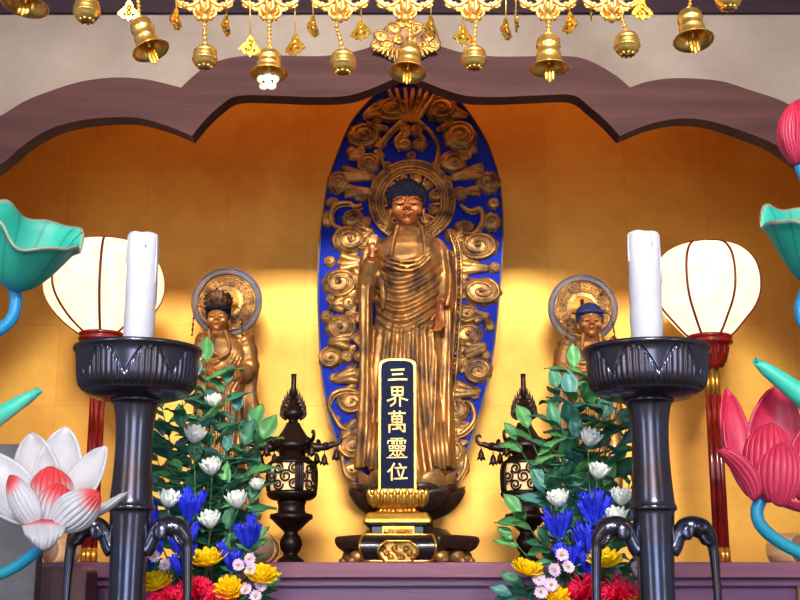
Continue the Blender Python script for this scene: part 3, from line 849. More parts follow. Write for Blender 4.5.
# ------------------------------------------------------------------ petal helper
def petal(mb, base, tip, inner, width, curl=.6, cup=1.1, th=.002, nu=9, nv=12, shape=(.55, .6), ridges=0, ramp=None, point=0.0, rdepth=.02):
    base, tip, inner = Vector(base), Vector(tip), Vector(inner)
    d = tip - base; L = d.length; d.normalize()
    nrm = (inner - d * inner.dot(d)).normalized(); side = d.cross(nrm)
    # arc starts leaning outward, ends leaning inward
    def dirn(t): 
        a = -curl / 2 + curl * t
        return d * math.cos(a) + nrm * math.sin(a), nrm * math.cos(a) - d * math.sin(a)
    K = 40; pos = [Vector((0, 0, 0))]
    for i in range(K): pos.append(pos[-1] + dirn((i + .5) / K)[0] / K)
    sc_ = L / pos[-1].length
    pk = (shape[0] / (shape[0] + shape[1]))
    nf = pk ** shape[0] * (1 - pk) ** shape[1]
    def f(u, w_):
        t = .004 + .994 * w_
        i = min(K - 1, int(t * K)); q = lerp(pos[i], pos[i + 1], t * K - i) * sc_
        wd = width * .5 * (t ** shape[0]) * ((1 - t) ** shape[1]) / nf
        a = (u - .5) * 2; ca = cup
        x = math.sin(a * ca) / ca * wd; h = (1 - math.cos(a * ca)) / ca * wd
        if ridges: h -= abs(math.sin(a * ridges * PI / 2)) ** .6 * rdepth * width * max(0, math.sin(PI * min(1, t * 1.02))) ** .5
        n_ = dirn(t)[1]
        return base + q + side * x + n_ * h
    mb.sheet(f, nu, nv, th, (lambda u, w_, s_: ramp(u, w_, s_)) if ramp else None)

# ------------------------------------------------------------------ the pedestal under the statue
pd = thing('lotus_pedestal', 'dark lotus-petal pedestal with spreading curled foot under the central standing statue', 'pedestal', (P(408, 560, YB).x, YB, ALT))
zt = Q(408, 484).z; zb_ = ALT; cx = P(407, 520, YB).x; sP = S(520, YB)
mb = MB()
mb.lathe([(.02, zt + .01), (40*sP*.8, zt + .008), (42*sP*.85, zt), (32*sP, Q(0,506).z), (20*sP, Q(0,518).z), (17*sP, Q(0,523).z), (24*sP, Q(0,527).z), (40*sP, Q(0,530).z), (44*sP, Q(0,534).z), (48*sP, Q(0,538).z), (50*sP, Q(0,542).z)], (cx, YB, 0), 48)
mb.lathe([(60*sP, ALT + .012), (62*sP, ALT + .006), (62*sP, ALT), (.01, ALT)], (cx, YB, 0), 48, cap=False)
mb.build('core', M['dark_wood'], pd)
for row, (zB, zT, rB, rT, n, wd, off) in enumerate([(Q(0,514).z, Q(0,473).z, 24, 50, 10, .16, 0), (Q(0,518).z, Q(0,487).z, 22, 58, 10, .18, .5), (Q(0,520).z, Q(0,492).z, 21, 60, 10, .17, 0)]):
    for k in range(n):
        a = 2 * PI * (k + off) / n - PI / 2
        o_ = Vector((math.cos(a), math.sin(a), 0)); c0 = Vector((cx, YB, 0))
        mb = MB()
        petal(mb, c0 + o_ * rB * sP + Vector((0, 0, zB)), c0 + o_ * rT * sP + Vector((0, 0, zT)), -o_ + Vector((0, 0, .4)), wd, curl=1.1, cup=.7, th=.006, shape=(.35, .5), ridges=0)
        mb.build('petal', M['gilt_cloud'] if row == 0 else M['dark_wood'], pd)
# spreading foot: eight curled-up leaves
for k in range(8):
    a = 2 * PI * k / 8
    o_ = Vector((math.cos(a), math.sin(a), 0)); sd = Vector((-o_.y, o_.x, 0)); c0 = Vector((cx, YB, 0))
    pr = [(40, 536), (50, 540), (58, 546), (64, 549), (69, 546), (71, 541), (69, 538), (65, 540)]
    q = cr([(r_, y_, 0) for r_, y_ in pr], 5)
    mb = MB()
    def f(u, w_, q=q, o_=o_, sd=sd):
        t = w_ * (len(q) - 1); i = min(len(q) - 2, int(t)); p = lerp(q[i], q[i + 1], t - i)
        wd = (17 + 12 * math.sin(PI * min(1, w_ * 1.1) * .6)) * sP
        zz = Q(0, p.y).z - .010 * abs(2 * u - 1) ** 2 * (1 - w_)
        return c0 + o_ * (p.x - 2 * abs(2 * u - 1) ** 2) * sP + sd * (u - .5) * 2 * wd + Vector((0, 0, zz))
    mb.sheet(f, 13, len(q), .006)
    mb.build('foot_leaf', M['dark_wood'], pd)
    mb = MB()
    for sgn in (-1, 1):
        aa = a + sgn * .2
        oo = Vector((math.cos(aa), math.sin(aa), 0))
        mb.ell(c0 + oo * 57 * sP + Vector((0, 0, ALT + .024)), (.026, .026, .024)); mb.ell(c0 + oo * 64 * sP + Vector((0, 0, ALT + .012)), (.014, .014, .012))
    mb.build('gilt_foot', M['gilt_cloud'], pd)

# ------------------------------------------------------------------ memorial tablet
YT = 3.64
def T(px, py, dy=0.0):
    p = P(px, py, YT); return Vector((p.x, p.y + dy, p.z))
tabm = thing('memorial_tablet', 'upright navy memorial tablet with gold characters on a tiered gilt and lacquer stand', 'tablet', (P(397.5, 562, YT).x, YT, ALT))
sT = S(450, YT); cxT = P(397.4, 480, YT).x
def tab_poly(g, topg):
    zb = T(0, 492 + (0 if g >= 0 else -3)).z; zs = T(0, 366).z + topg; zt_ = T(0, 358.5).z + topg
    hw = 19.3 * sT + g
    pts = [(cxT - hw, zb), (cxT + hw, zb), (cxT + hw, zs)]
    pts += [(cxT + hw * math.cos(a) ** .55 if math.cos(a) > 0 else cxT, zs + (zt_ - zs) * math.sin(a) ** .9) for a in [PI/2*i/8 for i in range(1, 9)]]
    pts += [(2 * cxT - x, z) for x, z in reversed(pts[2:-1])]
    return pts
mb = MB(); mb.prism(tab_poly(0, 0), YT - .006, YT + .02, .002); mb.build('frame', M['gold'], tabm)
mb = MB(); mb.prism(tab_poly(-2.6 * sT, -2.4 * sT), YT - .008, YT - .004); mb.build('panel', M['navy'], tabm)
GL = {
 'san': [((.2,.2),(.8,.16)), ((.26,.5),(.74,.46)), ((.06,.86),(.5,.82),(.94,.83))],
 'kai': [((.25,.05),(.27,.46)), ((.25,.06),(.75,.05)), ((.75,.05),(.73,.46)), ((.27,.25),(.73,.24)), ((.5,.06),(.5,.44)), ((.27,.44),(.73,.43)),
         ((.47,.46),(.3,.62),(.06,.73)), ((.53,.46),(.7,.6),(.96,.7)), ((.4,.62),(.38,.82),(.2,.98)), ((.62,.62),(.62,.99))],
 'man': [((.1,.13),(.9,.11)), ((.36,.02),(.37,.2)), ((.64,.02),(.63,.2)), ((.27,.25),(.28,.55)), ((.27,.26),(.73,.25)), ((.73,.25),(.72,.55)), ((.28,.39),(.72,.385)),
         ((.28,.53),(.72,.525)), ((.5,.25),(.5,.84)), ((.13,.64),(.13,.99)), ((.13,.65),(.87,.63)), ((.87,.63),(.87,.95),(.76,.93)), ((.3,.84),(.66,.8)), ((.62,.72),(.71,.87))],
 'rei': [((.22,.05),(.78,.04)), ((.1,.14),(.07,.27)), ((.1,.15),(.9,.13),(.86,.26)), ((.5,.05),(.5,.33)), ((.27,.2),(.38,.22)), ((.26,.28),(.38,.3)), ((.62,.21),(.74,.2)), ((.62,.29),(.74,.29)),
         ((.14,.39),(.15,.53)), ((.14,.39),(.32,.39),(.31,.53)), ((.15,.52),(.31,.52)), ((.41,.39),(.42,.53)), ((.41,.39),(.59,.39),(.58,.53)), ((.42,.52),(.58,.52)),
         ((.68,.39),(.69,.53)), ((.68,.39),(.86,.39),(.85,.53)), ((.69,.52),(.85,.52)),
         ((.16,.62),(.84,.61)), ((.5,.62),(.5,.93)), ((.34,.66),(.28,.78),(.16,.88)), ((.31,.74),(.42,.85)), ((.68,.66),(.63,.78),(.56,.87)), ((.67,.72),(.82,.86)), ((.04,.95),(.96,.93))],
 'kurai': [((.34,.02),(.22,.28),(.04,.5)), ((.22,.3),(.22,.99)), ((.6,.03),(.68,.17)), ((.4,.28),(.94,.25)), ((.52,.4),(.6,.74)), ((.82,.38),(.7,.82)), ((.34,.91),(.99,.87))],
}
for key, cxp, cyp, wp, hp in [('san',397.6,375,21,15),('kai',397.4,396.6,22,20),('man',397,422,20.5,22),('rei',397,448.5,21.5,21),('kurai',397.4,472,20,17)]:
    mb = MB()
    for st in GL[key]:
        pts = [Vector((cxp + (x - .5) * wp, cyp + (y - .5) * hp, 0)) for x, y in st]
        if len(pts) > 2 and (pts[1] - pts[0]).length < 3 * (pts[2] - pts[1]).length and key != 'rei': pts = cr(pts, 5)
        for i in range(len(pts) - 1):
            a, b = pts[i], pts[i + 1]; d = (b - a).normalized(); q = Vector((-d.y, d.x, 0))
            vert = abs(d.y) > .8
            w0 = (.95 if vert else .72) * (1.15 if key == 'san' else 1) * (.72 if key == 'rei' else 1)
            w1 = w0 * (.85 if vert else 1.15)
            a2 = a - d * .5; b2 = b + d * .5
            pl = [(T(p.x, p.y).x, T(p.x, p.y).z) for p in (a2 + q * w0, a2 - q * w0, b2 - q * w1, b2 + q * w1)]
            mb.prism(pl, YT - .0095 - .0002 * i, YT - .0075)
    mb.build('character', M['gold_ink'], tabm)
def tier(name, prof, m_, xc=397.6, yd=.7, n=4):
    """stepped tier with rectangular plan; prof: (py, hw_px)"""
    mb = MB(); vs = []; fs = []
    x = P(xc, 520, YT).x
    for py, hw in prof:
        z = max(ALT, T(0, py).z); w_ = hw * S(py, YT); d_ = .05 + (hw - 20) * S(py, YT) * yd
        ch = .006
        vs += [(x - w_ + ch, YT - d_, z), (x + w_ - ch, YT - d_, z), (x + w_, YT - d_ + ch, z), (x + w_, YT + d_ - ch, z), (x + w_ - ch, YT + d_, z), (x - w_ + ch, YT + d_, z), (x - w_, YT + d_ - ch, z), (x - w_, YT - d_ + ch, z)]
    k = len(prof)
    for i in range(k - 1):
        for j in range(8): fs.append((i*8+j, (i+1)*8+j, (i+1)*8+(j+1)%8, i*8+(j+1)%8))
    fs.append(tuple(range(8))); fs.append(tuple((k-1)*8+7-j for j in range(8)))
    mb.add(vs, fs, False)
    return mb
# gilt lotus tier: rows of small upright petals
mb = tier('', [(492, 27), (497, 28.5), (503, 28), (507, 24)], None); 
for row, (pb, pt, hw, n, of) in enumerate([(507, 491, 28.5, 9, 0), (508, 496, 29.5, 9, .5)]):
    for k in range(n + 1 - row):
        x = 397.8 - hw + 2 * hw * (k + of) / n
        petal(mb, T(397.8 + (x - 397.8) * .9, pb, -.062 - .008 * row), T(x, pt, -.075 - .008 * row), (0, 1, 0), .024, curl=.9, cup=.9, th=.002, nu=7, nv=8, shape=(.3, .45))
for sg in (-1, 1):
    for k in range(4):
        petal(mb, T(397.8 + sg * 25, 507, -.05 + k * .03), T(397.8 + sg * 29, 493, -.05 + k * .03), (-sg, 0, 0), .026, curl=.9, cup=.9, th=.002, nu=7, nv=8, shape=(.3, .45))
mb.build('lotus_tier', M['gold'], tabm)
mb = tier('', [(506, 20), (509, 18), (511, 19), (514, 24)], None); 
for k in range(9): cloud(mb, 381 + k * 4.1, 510.5, 2.2, 2, 1 if k % 2 else -1, Y=YT - .05, turns=1.2, H=.004)
mb.build('neck', M['gold'], tabm)
mb = tier('', [(513.5, 28), (515, 30), (520, 33), (521, 33.5), (523.5, 33.5), (523.8, 32)], None); mb.build('upper_cornice', M['gold'], tabm)
mb = tier('', [(523.4, 31.5), (526, 31), (527, 29), (528, 27), (535, 27), (536, 30), (538, 34)], None); mb.build('waist', M['black'], tabm)
mb = MB(); a = T(382.5, 535, -.085); b = T(414, 527.5, -.065); mb.box((a.x, a.y, a.z), (b.x, b.y, b.z), .001)
for k in range(7):
    cloud(mb, 386 + k * 4.1, 531.2, 2.4, 2.6, 1 if k % 2 else -1, Y=YT - .086, turns=1.3, H=.004)
mb.build('carved_waist_panel', M['gold'], tabm)
# bulging base with a gold-edged cut-out
def base_hw(t): return 31 + 6.2 * math.sin(PI * (t * .8 + .12)) ** .8
bx = P(397.8, 550, YT).x; sB = S(550, YT)
zlo, zhi = ALT + .004, T(0, 536).z
def base_pt(s_, t): return bx + s_ * base_hw(t) * sB, zhi + (zlo - zhi) * t
out_l = [base_pt(-1, i / 12) for i in range(13)]; out_r = [base_pt(1, i / 12) for i in range(13)]
poly = out_l + list(reversed(out_r))
hole = [(378.5,551),(382,546),(387,542.5),(409,542.5),(414,546),(417.5,551),(417.5,554),(414,559),(411,562),(385,562),(382,559),(378.5,554)]
hz = [(T(x, y).x, max(ALT + .002, T(x, y).z)) for x, y in hole]
# front face as ring between outline and cut-out
def loop(poly, n):
    P_ = [Vector((x, z, 0)) for x, z in poly]; L_ = [0]
    for i in range(len(P_)): L_.append(L_[-1] + (P_[(i + 1) % len(P_)] - P_[i]).length)
    cx_ = sum(p.x for p in P_) / len(P_); cz_ = sum(p.y for p in P_) / len(P_)
    out = []
    for k in range(n):
        a = 2 * PI * k / n; d = Vector((math.cos(a), math.sin(a)))
        best = None
        for i in range(len(P_)):
            p, q = P_[i], P_[(i + 1) % len(P_)]; e = q - p
            den = d.x * e.y - d.y * e.x
            if abs(den) < 1e-12: continue
            t = ((p.x - cx_) * e.y - (p.y - cz_) * e.x) / den; u = ((p.x - cx_) * d.y - (p.y - cz_) * d.x) / den
            if t > 0 and -1e-6 <= u <= 1 + 1e-6 and (best is None or t > best): best = t
        out.append((cx_ + d.x * best, cz_ + d.y * best))
    return out
LO_, LI_ = loop(poly, 72), loop(hz, 72)
mb = MB(); vs = []; fs = []; n = 72; K = 6
for i in range(K + 1):
    t = i / K
    for k in range(n):
        x = lerp(LI_[k][0], LO_[k][0], t); z = lerp(LI_[k][1], LO_[k][1], t)
        tz = (zhi - z) / (zhi - zlo)
        vs.append((x, YT - .085 - .035 * math.sin(PI * max(0, min(1, tz * .8 + .12))), z))
for i in range(K):
    for k in range(n): fs.append((i*n+k, i*n+(k+1)%n, (i+1)*n+(k+1)%n, (i+1)*n+k))
mb.add(vs, fs, True)
nb = len(vs)
mb2 = MB(); mb2.strip(LI_, LO_, YT - .09, YT + .09); mb.merge(mb2)
mb.build('base', M['black'], tabm)
mb = MB()
def edge(lp, r, off):
    pts = [Vector((x, YT - .085 - .035 * math.sin(PI * max(0, min(1, ((zhi - z) / (zhi - zlo)) * .8 + .12))) - off, z)) for x, z in lp]
    mb.tube(pts + [pts[0]], r, 6, cap=False)
edge(LI_, .0032, .001); edge([(lerp(cx_[0], ci[0], .0), lerp(cx_[1], ci[1], .0)) for cx_, ci in zip(LO_, LI_)], .0035, .0)
mb.build('gold_edging', M['gold'], tabm)
mb = MB(); mb.box((hz[0][0] - .004, YT - .075, ALT + .001), (hz[5][0] + .01, YT - .07, zhi - .004))
for k in range(9):
    cloud(mb, 383 + 3.8 * k, 549 + 4 * (k % 3), 3.4, 3.2, 1 if k % 2 else -1, Y=YT - .075, turns=1.4, H=.01)
mb.build('carved_inset', M['gilt'], tabm)
# ------------------------------------------------------------------ paper lanterns on red lacquer poles
def paper_lantern(label, cx0, cyc, hwmax, ytop, ybot, tab, ped, Y=3.95):
    """ped: (collar centre px, pole centre px at y 545)"""
    base = P(ped[1] + .6, 562, Y); top = P(ped[0], 335, Y)
    root = thing('paper_lantern', label, 'lantern', (base.x, Y, ALT), 'pair of lit paper lanterns') if False else thing('paper_lantern', label, 'lantern', (base.x, Y, ALT))
    X = top.x
    prof = [(hw * S(y, Y), P(400, y, Y).z) for y, hw in tab]
    pz = cr([(r, z, 0) for r, z in prof], 6); prof = [(p.x, p.y) for p in pz]
    mb = MB(); mb.lathe(prof, (X, Y, 0), 64, cap=False); mb.build('shade', M['paper'], root)
    for k in range(7):
        a = -PI / 2 + .31 + (0 if cx0 > 400 else -.15) + 2 * PI * k / 7
        mb = MB(); mb.tube([(X + (r + .0015) * math.cos(a), Y + (r + .0015) * math.sin(a), z) for r, z in prof], .0042, 6); mb.build('rib', M['rib'], root)
    zt, rt = prof[0][1], prof[0][0]
    mb = MB(); mb.lathe([(rt - .012, zt - .004), (rt + .004, zt - .006), (rt + .006, zt + .004), (rt - .012, zt + .006), (rt - .012, zt - .004)], (X, Y, 0), 40, cap=False); mb.build('top_rim', M['red_lacquer'], root)
    zq = lambda y: P(400, y, Y).z
    s = S(340, Y); y0 = tab[-1][0]
    mb = MB(); mb.lathe([(.015, zq(y0 - 1)), (21*s, zq(y0 - 1.5)), (22.5*s, zq(y0)), (22.5*s, zq(y0 + 2)), (20.5*s, zq(y0 + 3)), (20.8*s, zq(y0 + 4)), (23*s, zq(y0 + 5)), (22.6*s, zq(y0 + 7.5)), (19.5*s, zq(y0 + 9)), (18*s, zq(y0 + 12)), (15*s, zq(y0 + 25)), (13.6*s, zq(y0 + 29)), (11*s, zq(y0 + 32)), (.01, zq(y0 + 32))], (X, Y, 0), 48)
    mb.build('collar', M['red_lacquer'], root)
    for k in range(14):
        a = 2 * PI * k / 14
        mb = MB(); mb.tube([(X + r * s * math.cos(a), Y + r * s * math.sin(a), zq(y0 + d)) for r, d in ((19, 11), (17, 18), (14.8, 26))], .0028, 6); mb.build('collar_flute', M['red_lacquer'], root)
    zc = zq(y0 + 32)
    for k in range(5):
        a = 2 * PI * k / 5 - PI / 2
        dx, dy = .0155 * math.cos(a), .0155 * math.sin(a)
        x, y = X + dx, Y + dy
        zf = zq(y0 + 58)
        mb = MB(); mb.tube([(x, y, zf), (x, y, ALT + .05)], .0105, 12); mb.build('pole', M['red_lacquer'], root)
        mb = MB(); mb.tube([(x, y, zc), (x, y, zf - .002)], .0098, 12); mb.build('upper_ferrule', M['gold'], root)
        mb = MB(); mb.tube([(x, y, ALT + .052), (x, y, ALT + .008)], .0118, 12); mb.build('lower_ferrule', M['gold'], root)
    mb = MB(); mb.lathe([(.01, ALT + .012), (.03, ALT + .012), (.036, ALT + .006), (.036, ALT), (.01, ALT)], (X, Y, 0), 32); mb.build('foot', M['red_lacquer'], root)
    zl = P(400, 288, Y).z
    l = bpy.data.lights.new('lantern_bulb', 'POINT'); l.energy = LAMP_W; l.color = (1.0, 0.82, 0.60); l.shadow_soft_size = 0.035
    o = bpy.data.objects.new('lantern_bulb', l); COL.objects.link(o); o.location = (X, Y, zl)
    return root
LAMP_W = 1.3
SH = 6
TABL = [(238, 24), (240, 33), (246, 43), (256, 52), (268, 57.5), (279, 59), (290, 57.5), (302, 51), (314, 40), (322, 30), (328, 21)]
paper_lantern('lit round paper lantern on red poles behind the left candle', 104, 0, 59, 237, 328, [(y + SH, h) for y, h in TABL], (101.5, 98.5))
TABR = [(240.5, 22), (242.5, 30), (248, 40), (258, 48), (270, 51.5), (281, 52), (292, 50.5), (304, 45), (316, 35), (325, 27), (331, 20.5)]
paper_lantern('lit round paper lantern on red poles right of the right candle', 710, 0, 52, 240, 331, [(y + SH, h) for y, h in TABR], (709, 719.5))

# ------------------------------------------------------------------ candlesticks with elephant-trunk handles, and candles
YC = 2.72
def candlestick(label, bowl_x, foot_x, d=0):
    Xc = P(bowl_x, 372, YC).x
    zq = lambda y: P(400, y, YC).z
    s = S(400, YC)
    root = thing('candlestick', label, 'candlestick', (Xc, YC, TAB))
    # engraved bowl
    prof = [(3, 361), (50, 359), (58, 354), (62.5, 349), (64, 349.5), (64.2, 352), (62, 355), (60.5, 360), (60, 366), (59.5, 374), (58.5, 382), (56, 389), (51, 394), (44, 397.5), (34, 400), (24, 400.5)]
    pf = [(hw * s, zq(y)) for hw, y in prof]
    pz = []
    q = cr([(r, z, 0) for r, z in pf], 5); pz = [(max(.002, p.x), p.y) for p in q]
    z1, z0 = zq(356), zq(393)
    def fn(a, r, z, i):
        if r < 50 * s or z > z1 or i < 22: return r, z
        t = (z - z0) / (z1 - z0)            # 0 bottom .. 1 top
        if t < 0: return r, z
        m = (a / (2 * PI) * 8) % 1.0 - .5      # petal coordinate
        edge = 1 - abs(2 * m) ** 1.7 * .62 + .08 * math.cos(m * 2 * PI)
        g = 0
        if t < edge: g = .0012 * (1 + math.cos(m * 8 * 2 * PI)) * sstep(0, .2, t) - .0012
        dl = abs(t - edge)
        if dl < .07: g -= .003 * (1 - dl / .07)
        if t < .14: g -= .0013 * (1 + math.cos(a * 90)) * (1 - t / .14)
        return r + g, z
    mb = MB(); mb.lathe(pz, (Xc, YC, 0), 720, fn=fn, cap=False); mb.build('bowl', M['stand'], root)
    # column
    col = [(20, 399.5), (24.5, 399.8), (25.6, 401), (25, 403), (23, 404), (21.6, 408), (19.6, 420), (18.6, 434), (18.4, 448), (18.9, 466), (20, 484), (21.4, 500), (22.6, 505), (23.6, 507), (23.4, 510), (21.2, 512), (20.4, 520), (19.2, 545), (18.4, 570), (18.2, 600), (19, 640), (23, 668), (34, 690)]
    zb = TAB
    cz = [(hw * S(y, YC), zq(y)) for hw, y in col]
    cz = [p for p in cz if p[1] > zb + .035] + [(.10, zb + .03), (.118, zb + .02), (.12, zb), (.01, zb)]
    q = cr([(r, z, 0) for r, z in cz[:-3]], 4); cz = [(p.x, p.y) for p in q] + cz[-3:]
    mb = MB(); mb.lathe(cz, (Xc, YC, 0), 64); mb.build('column', M['stand'], root)
    mb = MB(); mb.tube([(Xc, YC, zq(361)), (Xc, YC, zq(334))], [.012, .003], 12); mb.build('pricket', M['stand'], root)
    for sg in (-1, 1):
        def H(dx, y, dy=0): 
            p = P(400, y, YC); return Vector((Xc + sg * dx * s, YC + dy, p.z))
        mb = MB()
        path = cr([H(15, 551), H(19, 546), H(24, 534), H(29, 527), H(38, 526), H(47, 529.5), H(54, 538), H(57, 552), H(58, 575), H(58.5, 600), H(57, 625), H(50, 645), H(38, 655), H(18, 655)], 6)
        k = len(path); rr = []
        for i in range(k):
            t = i / (k - 1)
            r = interp([(0, 9), (.1, 8), (.2, 7.6), (.3, 10), (.38, 10.5), (.45, 7.5), (.52, 5.2), (.62, 4.4), (.8, 3.9), (1, 4.5)], t)[0]
            rr.append(r * s)
        mb.tube(path, rr, 18)
        # brow, ears, eye, tusk of the elephant head
        for yy in (-1, 1):
            mb.ell(H(39, 527, yy * .014), (.011, .01, .012))
            mb.ell(H(46, 526, yy * .012), (.006, .005, .006))
            mb.ell(H(31, 533, yy * .019), (.013, .004, .017))
            mb.tube([H(45, 536, yy * .014), H(49, 543, yy * .017), H(54, 546, yy * .017)], [.005, .004, .0015], 8)
        mb.ell(H(36, 523.5), (.018, .014, .008)); mb.ell(H(50, 530), (.012, .012, .009))
        ob = mb.build('elephant_handle', M['stand'], root)
        remesh(ob, .0022, 2, .4)
    # candle
    return root, Xc
_, XL = candlestick('black bronze candlestick at left with engraved lotus bowl and elephant-trunk handles', 137.5, 126)
_, XR = candlestick('black bronze candlestick at right with engraved lotus bowl and elephant-trunk handles', 647, 656)
def candle(label, X, ytop, hw, lean):
    zb = P(400, 361, YC).z + .004; zt = P(400, ytop, YC).z; s = S(300, YC); r = hw * s
    c = thing('candle', label, 'candle', (X, YC, zb))
    mb = MB(); n = 48
    prof = [(.004, zb), (r * 1.02, zb)] + [(r * (1 + .02 * math.sin(k * 1.7)), lerp(zb, zt - .008, k / 14)) for k in range(1, 15)] + [(r * .985, zt - .006), (r * .92, zt - .0025), (r * .75, zt), (r * .4, zt - .001), (r * .2, zt - .004), (.002, zt - .004)]
    def fn(a, rr, z, i): 
        return rr * (1 + .012 * math.sin(3 * a + z * 20)), z + (.0018 * math.sin(2 * a + 1) + .0008 * math.sin(5 * a)) * (1 if i > 14 else 0)
    mb.lathe(prof, (X, YC, 0), n, fn=fn)
    for a0, ln in ((-.3, .12), (-2.9, .07), (.4, .16), (-1.2, .04)):
        mb.tube([(X + r * math.cos(a0), YC + r * math.sin(a0), zt - .006), (X + r * 1.02 * math.cos(a0), YC + r * 1.02 * math.sin(a0), zt - ln * .6), (X + r * 1.01 * math.cos(a0), YC + r * 1.01 * math.sin(a0), zt - ln)], [.001, .0022, .0028], 8)
    mb.build('wax', M['candle'], c)
    mb = MB(); mb.tube([(X, YC, zt - .01), (X + .001, YC, zt + .001), (X + .002, YC - .001, zt + .006)], .0018, 6); mb.build('wick', M['dark_line'], c)
candle('thick white candle standing in the left candlestick bowl', P(138.5, 340, YC).x, 234, 15.2, 0)
candle('thick white candle standing in the right candlestick bowl', P(647.5, 340, YC).x, 233, 16, 0)
# ------------------------------------------------------------------ the two attendant statues
def attendant(label, Y, hx, hy, a_px, halo, rows, arms, crown, Ysh=0):
    def q(px, py, dy=0.0):
        p = P(px, py, Y); return Vector((p.x, p.y + dy, p.z))
    s = S(hy, Y)
    root = thing('attendant_statue', label, 'statue', (q(hx + 3, 560).x, Y, ALT))
    hb = q(hx, hy, -.02); ha = a_px * s; TLa = .2
    Ra = Matrix.Rotation(TLa, 3, 'X')
    mb = MB(); head_into(mb, hb, ha, TLa)
    cx = (rows[2][1] + rows[2][2]) / 2
    mb.tube([q(hx, hy + a_px * 1.2), q(cx, rows[3][0]), q(cx, rows[3][0] + 50), q(cx, 530)], [ha * .5, .05, .05, .035], 14)
    for arm in arms:
        mb.tube([q(cx, rows[2][0] + 4)] + [q(*p) for p in arm[:-1]], [.035, .024, .022, .018, .014][:len(arm)], 12)
        o, up, pn, sd = arm[-1]
        hand_into(mb, q(*o), up, pn, .05, side=sd, curl=.2)
    b = mb.build('body', M['gilt_face2'], root); remesh(b, .0021, 2, .4)
    face_lines(hb, ha, root, TLa)
    mb = MB()
    def foldf(py, x, front):
        dx = x - cx; fr = sstep(.1, -.5, front)
        k1 = sstep(rows[3][0], rows[3][0] + 10, py) * (1 - sstep(rows[5][0] - 6, rows[5][0] + 6, py))
        k2 = sstep(rows[5][0] - 8, rows[5][0] + 8, py)
        return fr * (.005 * k1 * math.sin((py + .05 * dx * dx + dx * .8) * 2 * PI / 8) + .006 * k2 * math.sin(dx * 1.1 + py * .03))
    def robe(rows, fo, n=90, m=120):
        y0, y1 = rows[0][0], rows[-1][0]
        def f(u, w_):
            py = lerp(y0, y1, w_); xl, xr, dp, yc = interp(rows, py)
            a = 2 * PI * u; c_ = (xl + xr) / 2; hw = (xr - xl) / 2
            ca, sa = math.cos(a), math.sin(a)
            X = abs(ca) ** .85 * (1 if ca >= 0 else -1); V = abs(sa) ** .85 * (1 if sa >= 0 else -1)
            d = fo(py, c_ + hw * X, V)
            return q(c_ + hw * X, py, yc + (dp + d) * V)
        b0 = len(mb.v); mb.grid(f, n, m, cu=True)
        mb.capf([tuple(b0 + j for j in range(n)), tuple(b0 + (m - 1) * n + n - 1 - j for j in range(n))])
    robe(rows, foldf)
    for arm in arms:
        pts = [q(cx + (arm[0][0] - cx) * .8, arm[0][1] - 6, .01)] + [q(*p) for p in arm[:-1]]
        k = len(pts)
        mb.tube(cr(pts[:-1] + [lerp(pts[-2], pts[-1], .75)], 5), [lerp(.04, .03, i / ((k - 1) * 5)) * (1 + .08 * math.sin(i * 2.2)) for i in range((k - 1) * 5 + 1)], 16)
        e = arm[1]
        sl = [q(e[0], e[1] - 4, e[2] + .01), q(e[0] , e[1] + 30, e[2] + .02), q(e[0] + 1, e[1] + 80, e[2] + .03), q(e[0] + 2, 520, .03)]
        mb.tube(cr(sl, 6), [.028 + .004 * math.sin(i * 1.1) for i in range(19)], 12, squash=.8)
    # robe lapels
    for pts in ([(hx - 8, rows[1][0] - 2, -.05), (cx - 9, rows[2][0] + 12, -.066), (cx + 1, rows[3][0] + 8, -.074)], [(hx + 8, rows[1][0] - 2, -.05), (cx + 9, rows[2][0] + 12, -.066), (cx - 1, rows[3][0] + 10, -.074)]):
        mb.tube(cr([q(*p) for p in pts], 6), .0065, 8)
    b = mb.build('robe', M['gilt_robe'], root); remesh(b, .003, 1, .4)
    # hair
    mb = MB()
    mb.ell(hb + Ra @ Vector((0, .25, .5)) * ha, (1.16 * ha, 1.16 * ha, 1.0 * ha), nu=24, nv=16)
    for sx_ in (-1, 1): mb.ell(hb + Ra @ Vector((sx_ * .98, .15, .2)) * ha, (.18 * ha, .45 * ha, .5 * ha))
    for k in range(15):
        a = PI * (k + .5) / 15
        mb.ell(hb + Ra @ Vector((1.02 * math.cos(a), -.62 - .42 * math.sin(a) , .72 + .1 * math.sin(a))) * ha, .15 * ha, nu=10, nv=8)
    tk = 1.0 if crown == 'tall' else .45
    mb.ell(hb + Ra @ Vector((0, .4, 1.0 + .6 * tk)) * ha, (.42 * ha, .42 * ha, .6 * ha * tk))
    mb.build('hair', M['hair_blue' if crown == 'band' else 'hair'], root)
    if crown == 'tall':
        mb = MB()
        for k in range(9):
            t = (k - 4) / 4; a = -PI / 2 + t * 1.5
            h_ = 1.75 - .85 * abs(t)
            bb = hb + Ra @ Vector((1.1 * math.cos(a), .15 + 1.05 * math.sin(a), .78)) * ha; tt = hb + Ra @ Vector((1.25 * math.cos(a), .2 + 1.1 * math.sin(a), .8 + h_)) * ha
            petal(mb, bb, tt, (-math.cos(a), -math.sin(a), 0), .95 * ha, curl=.5, cup=.8, th=.0025, nu=7, nv=8, shape=(.3, .5))
            mb.ell(lerp(bb, tt, .45) + Vector((0, -.005, 0)), .17 * ha, nu=8, nv=6); mb.ell(tt, .1 * ha, nu=8, nv=6)
        pts = [hb + Ra @ Vector((1.12 * math.cos(a), .12 + 1.1 * math.sin(a), .76)) * ha for a in [2 * PI * i / 28 for i in range(29)]]
        mb.tube(pts, .1 * ha, 8, cap=False)
        mb.build('crown', M['toro_gilt'], root)
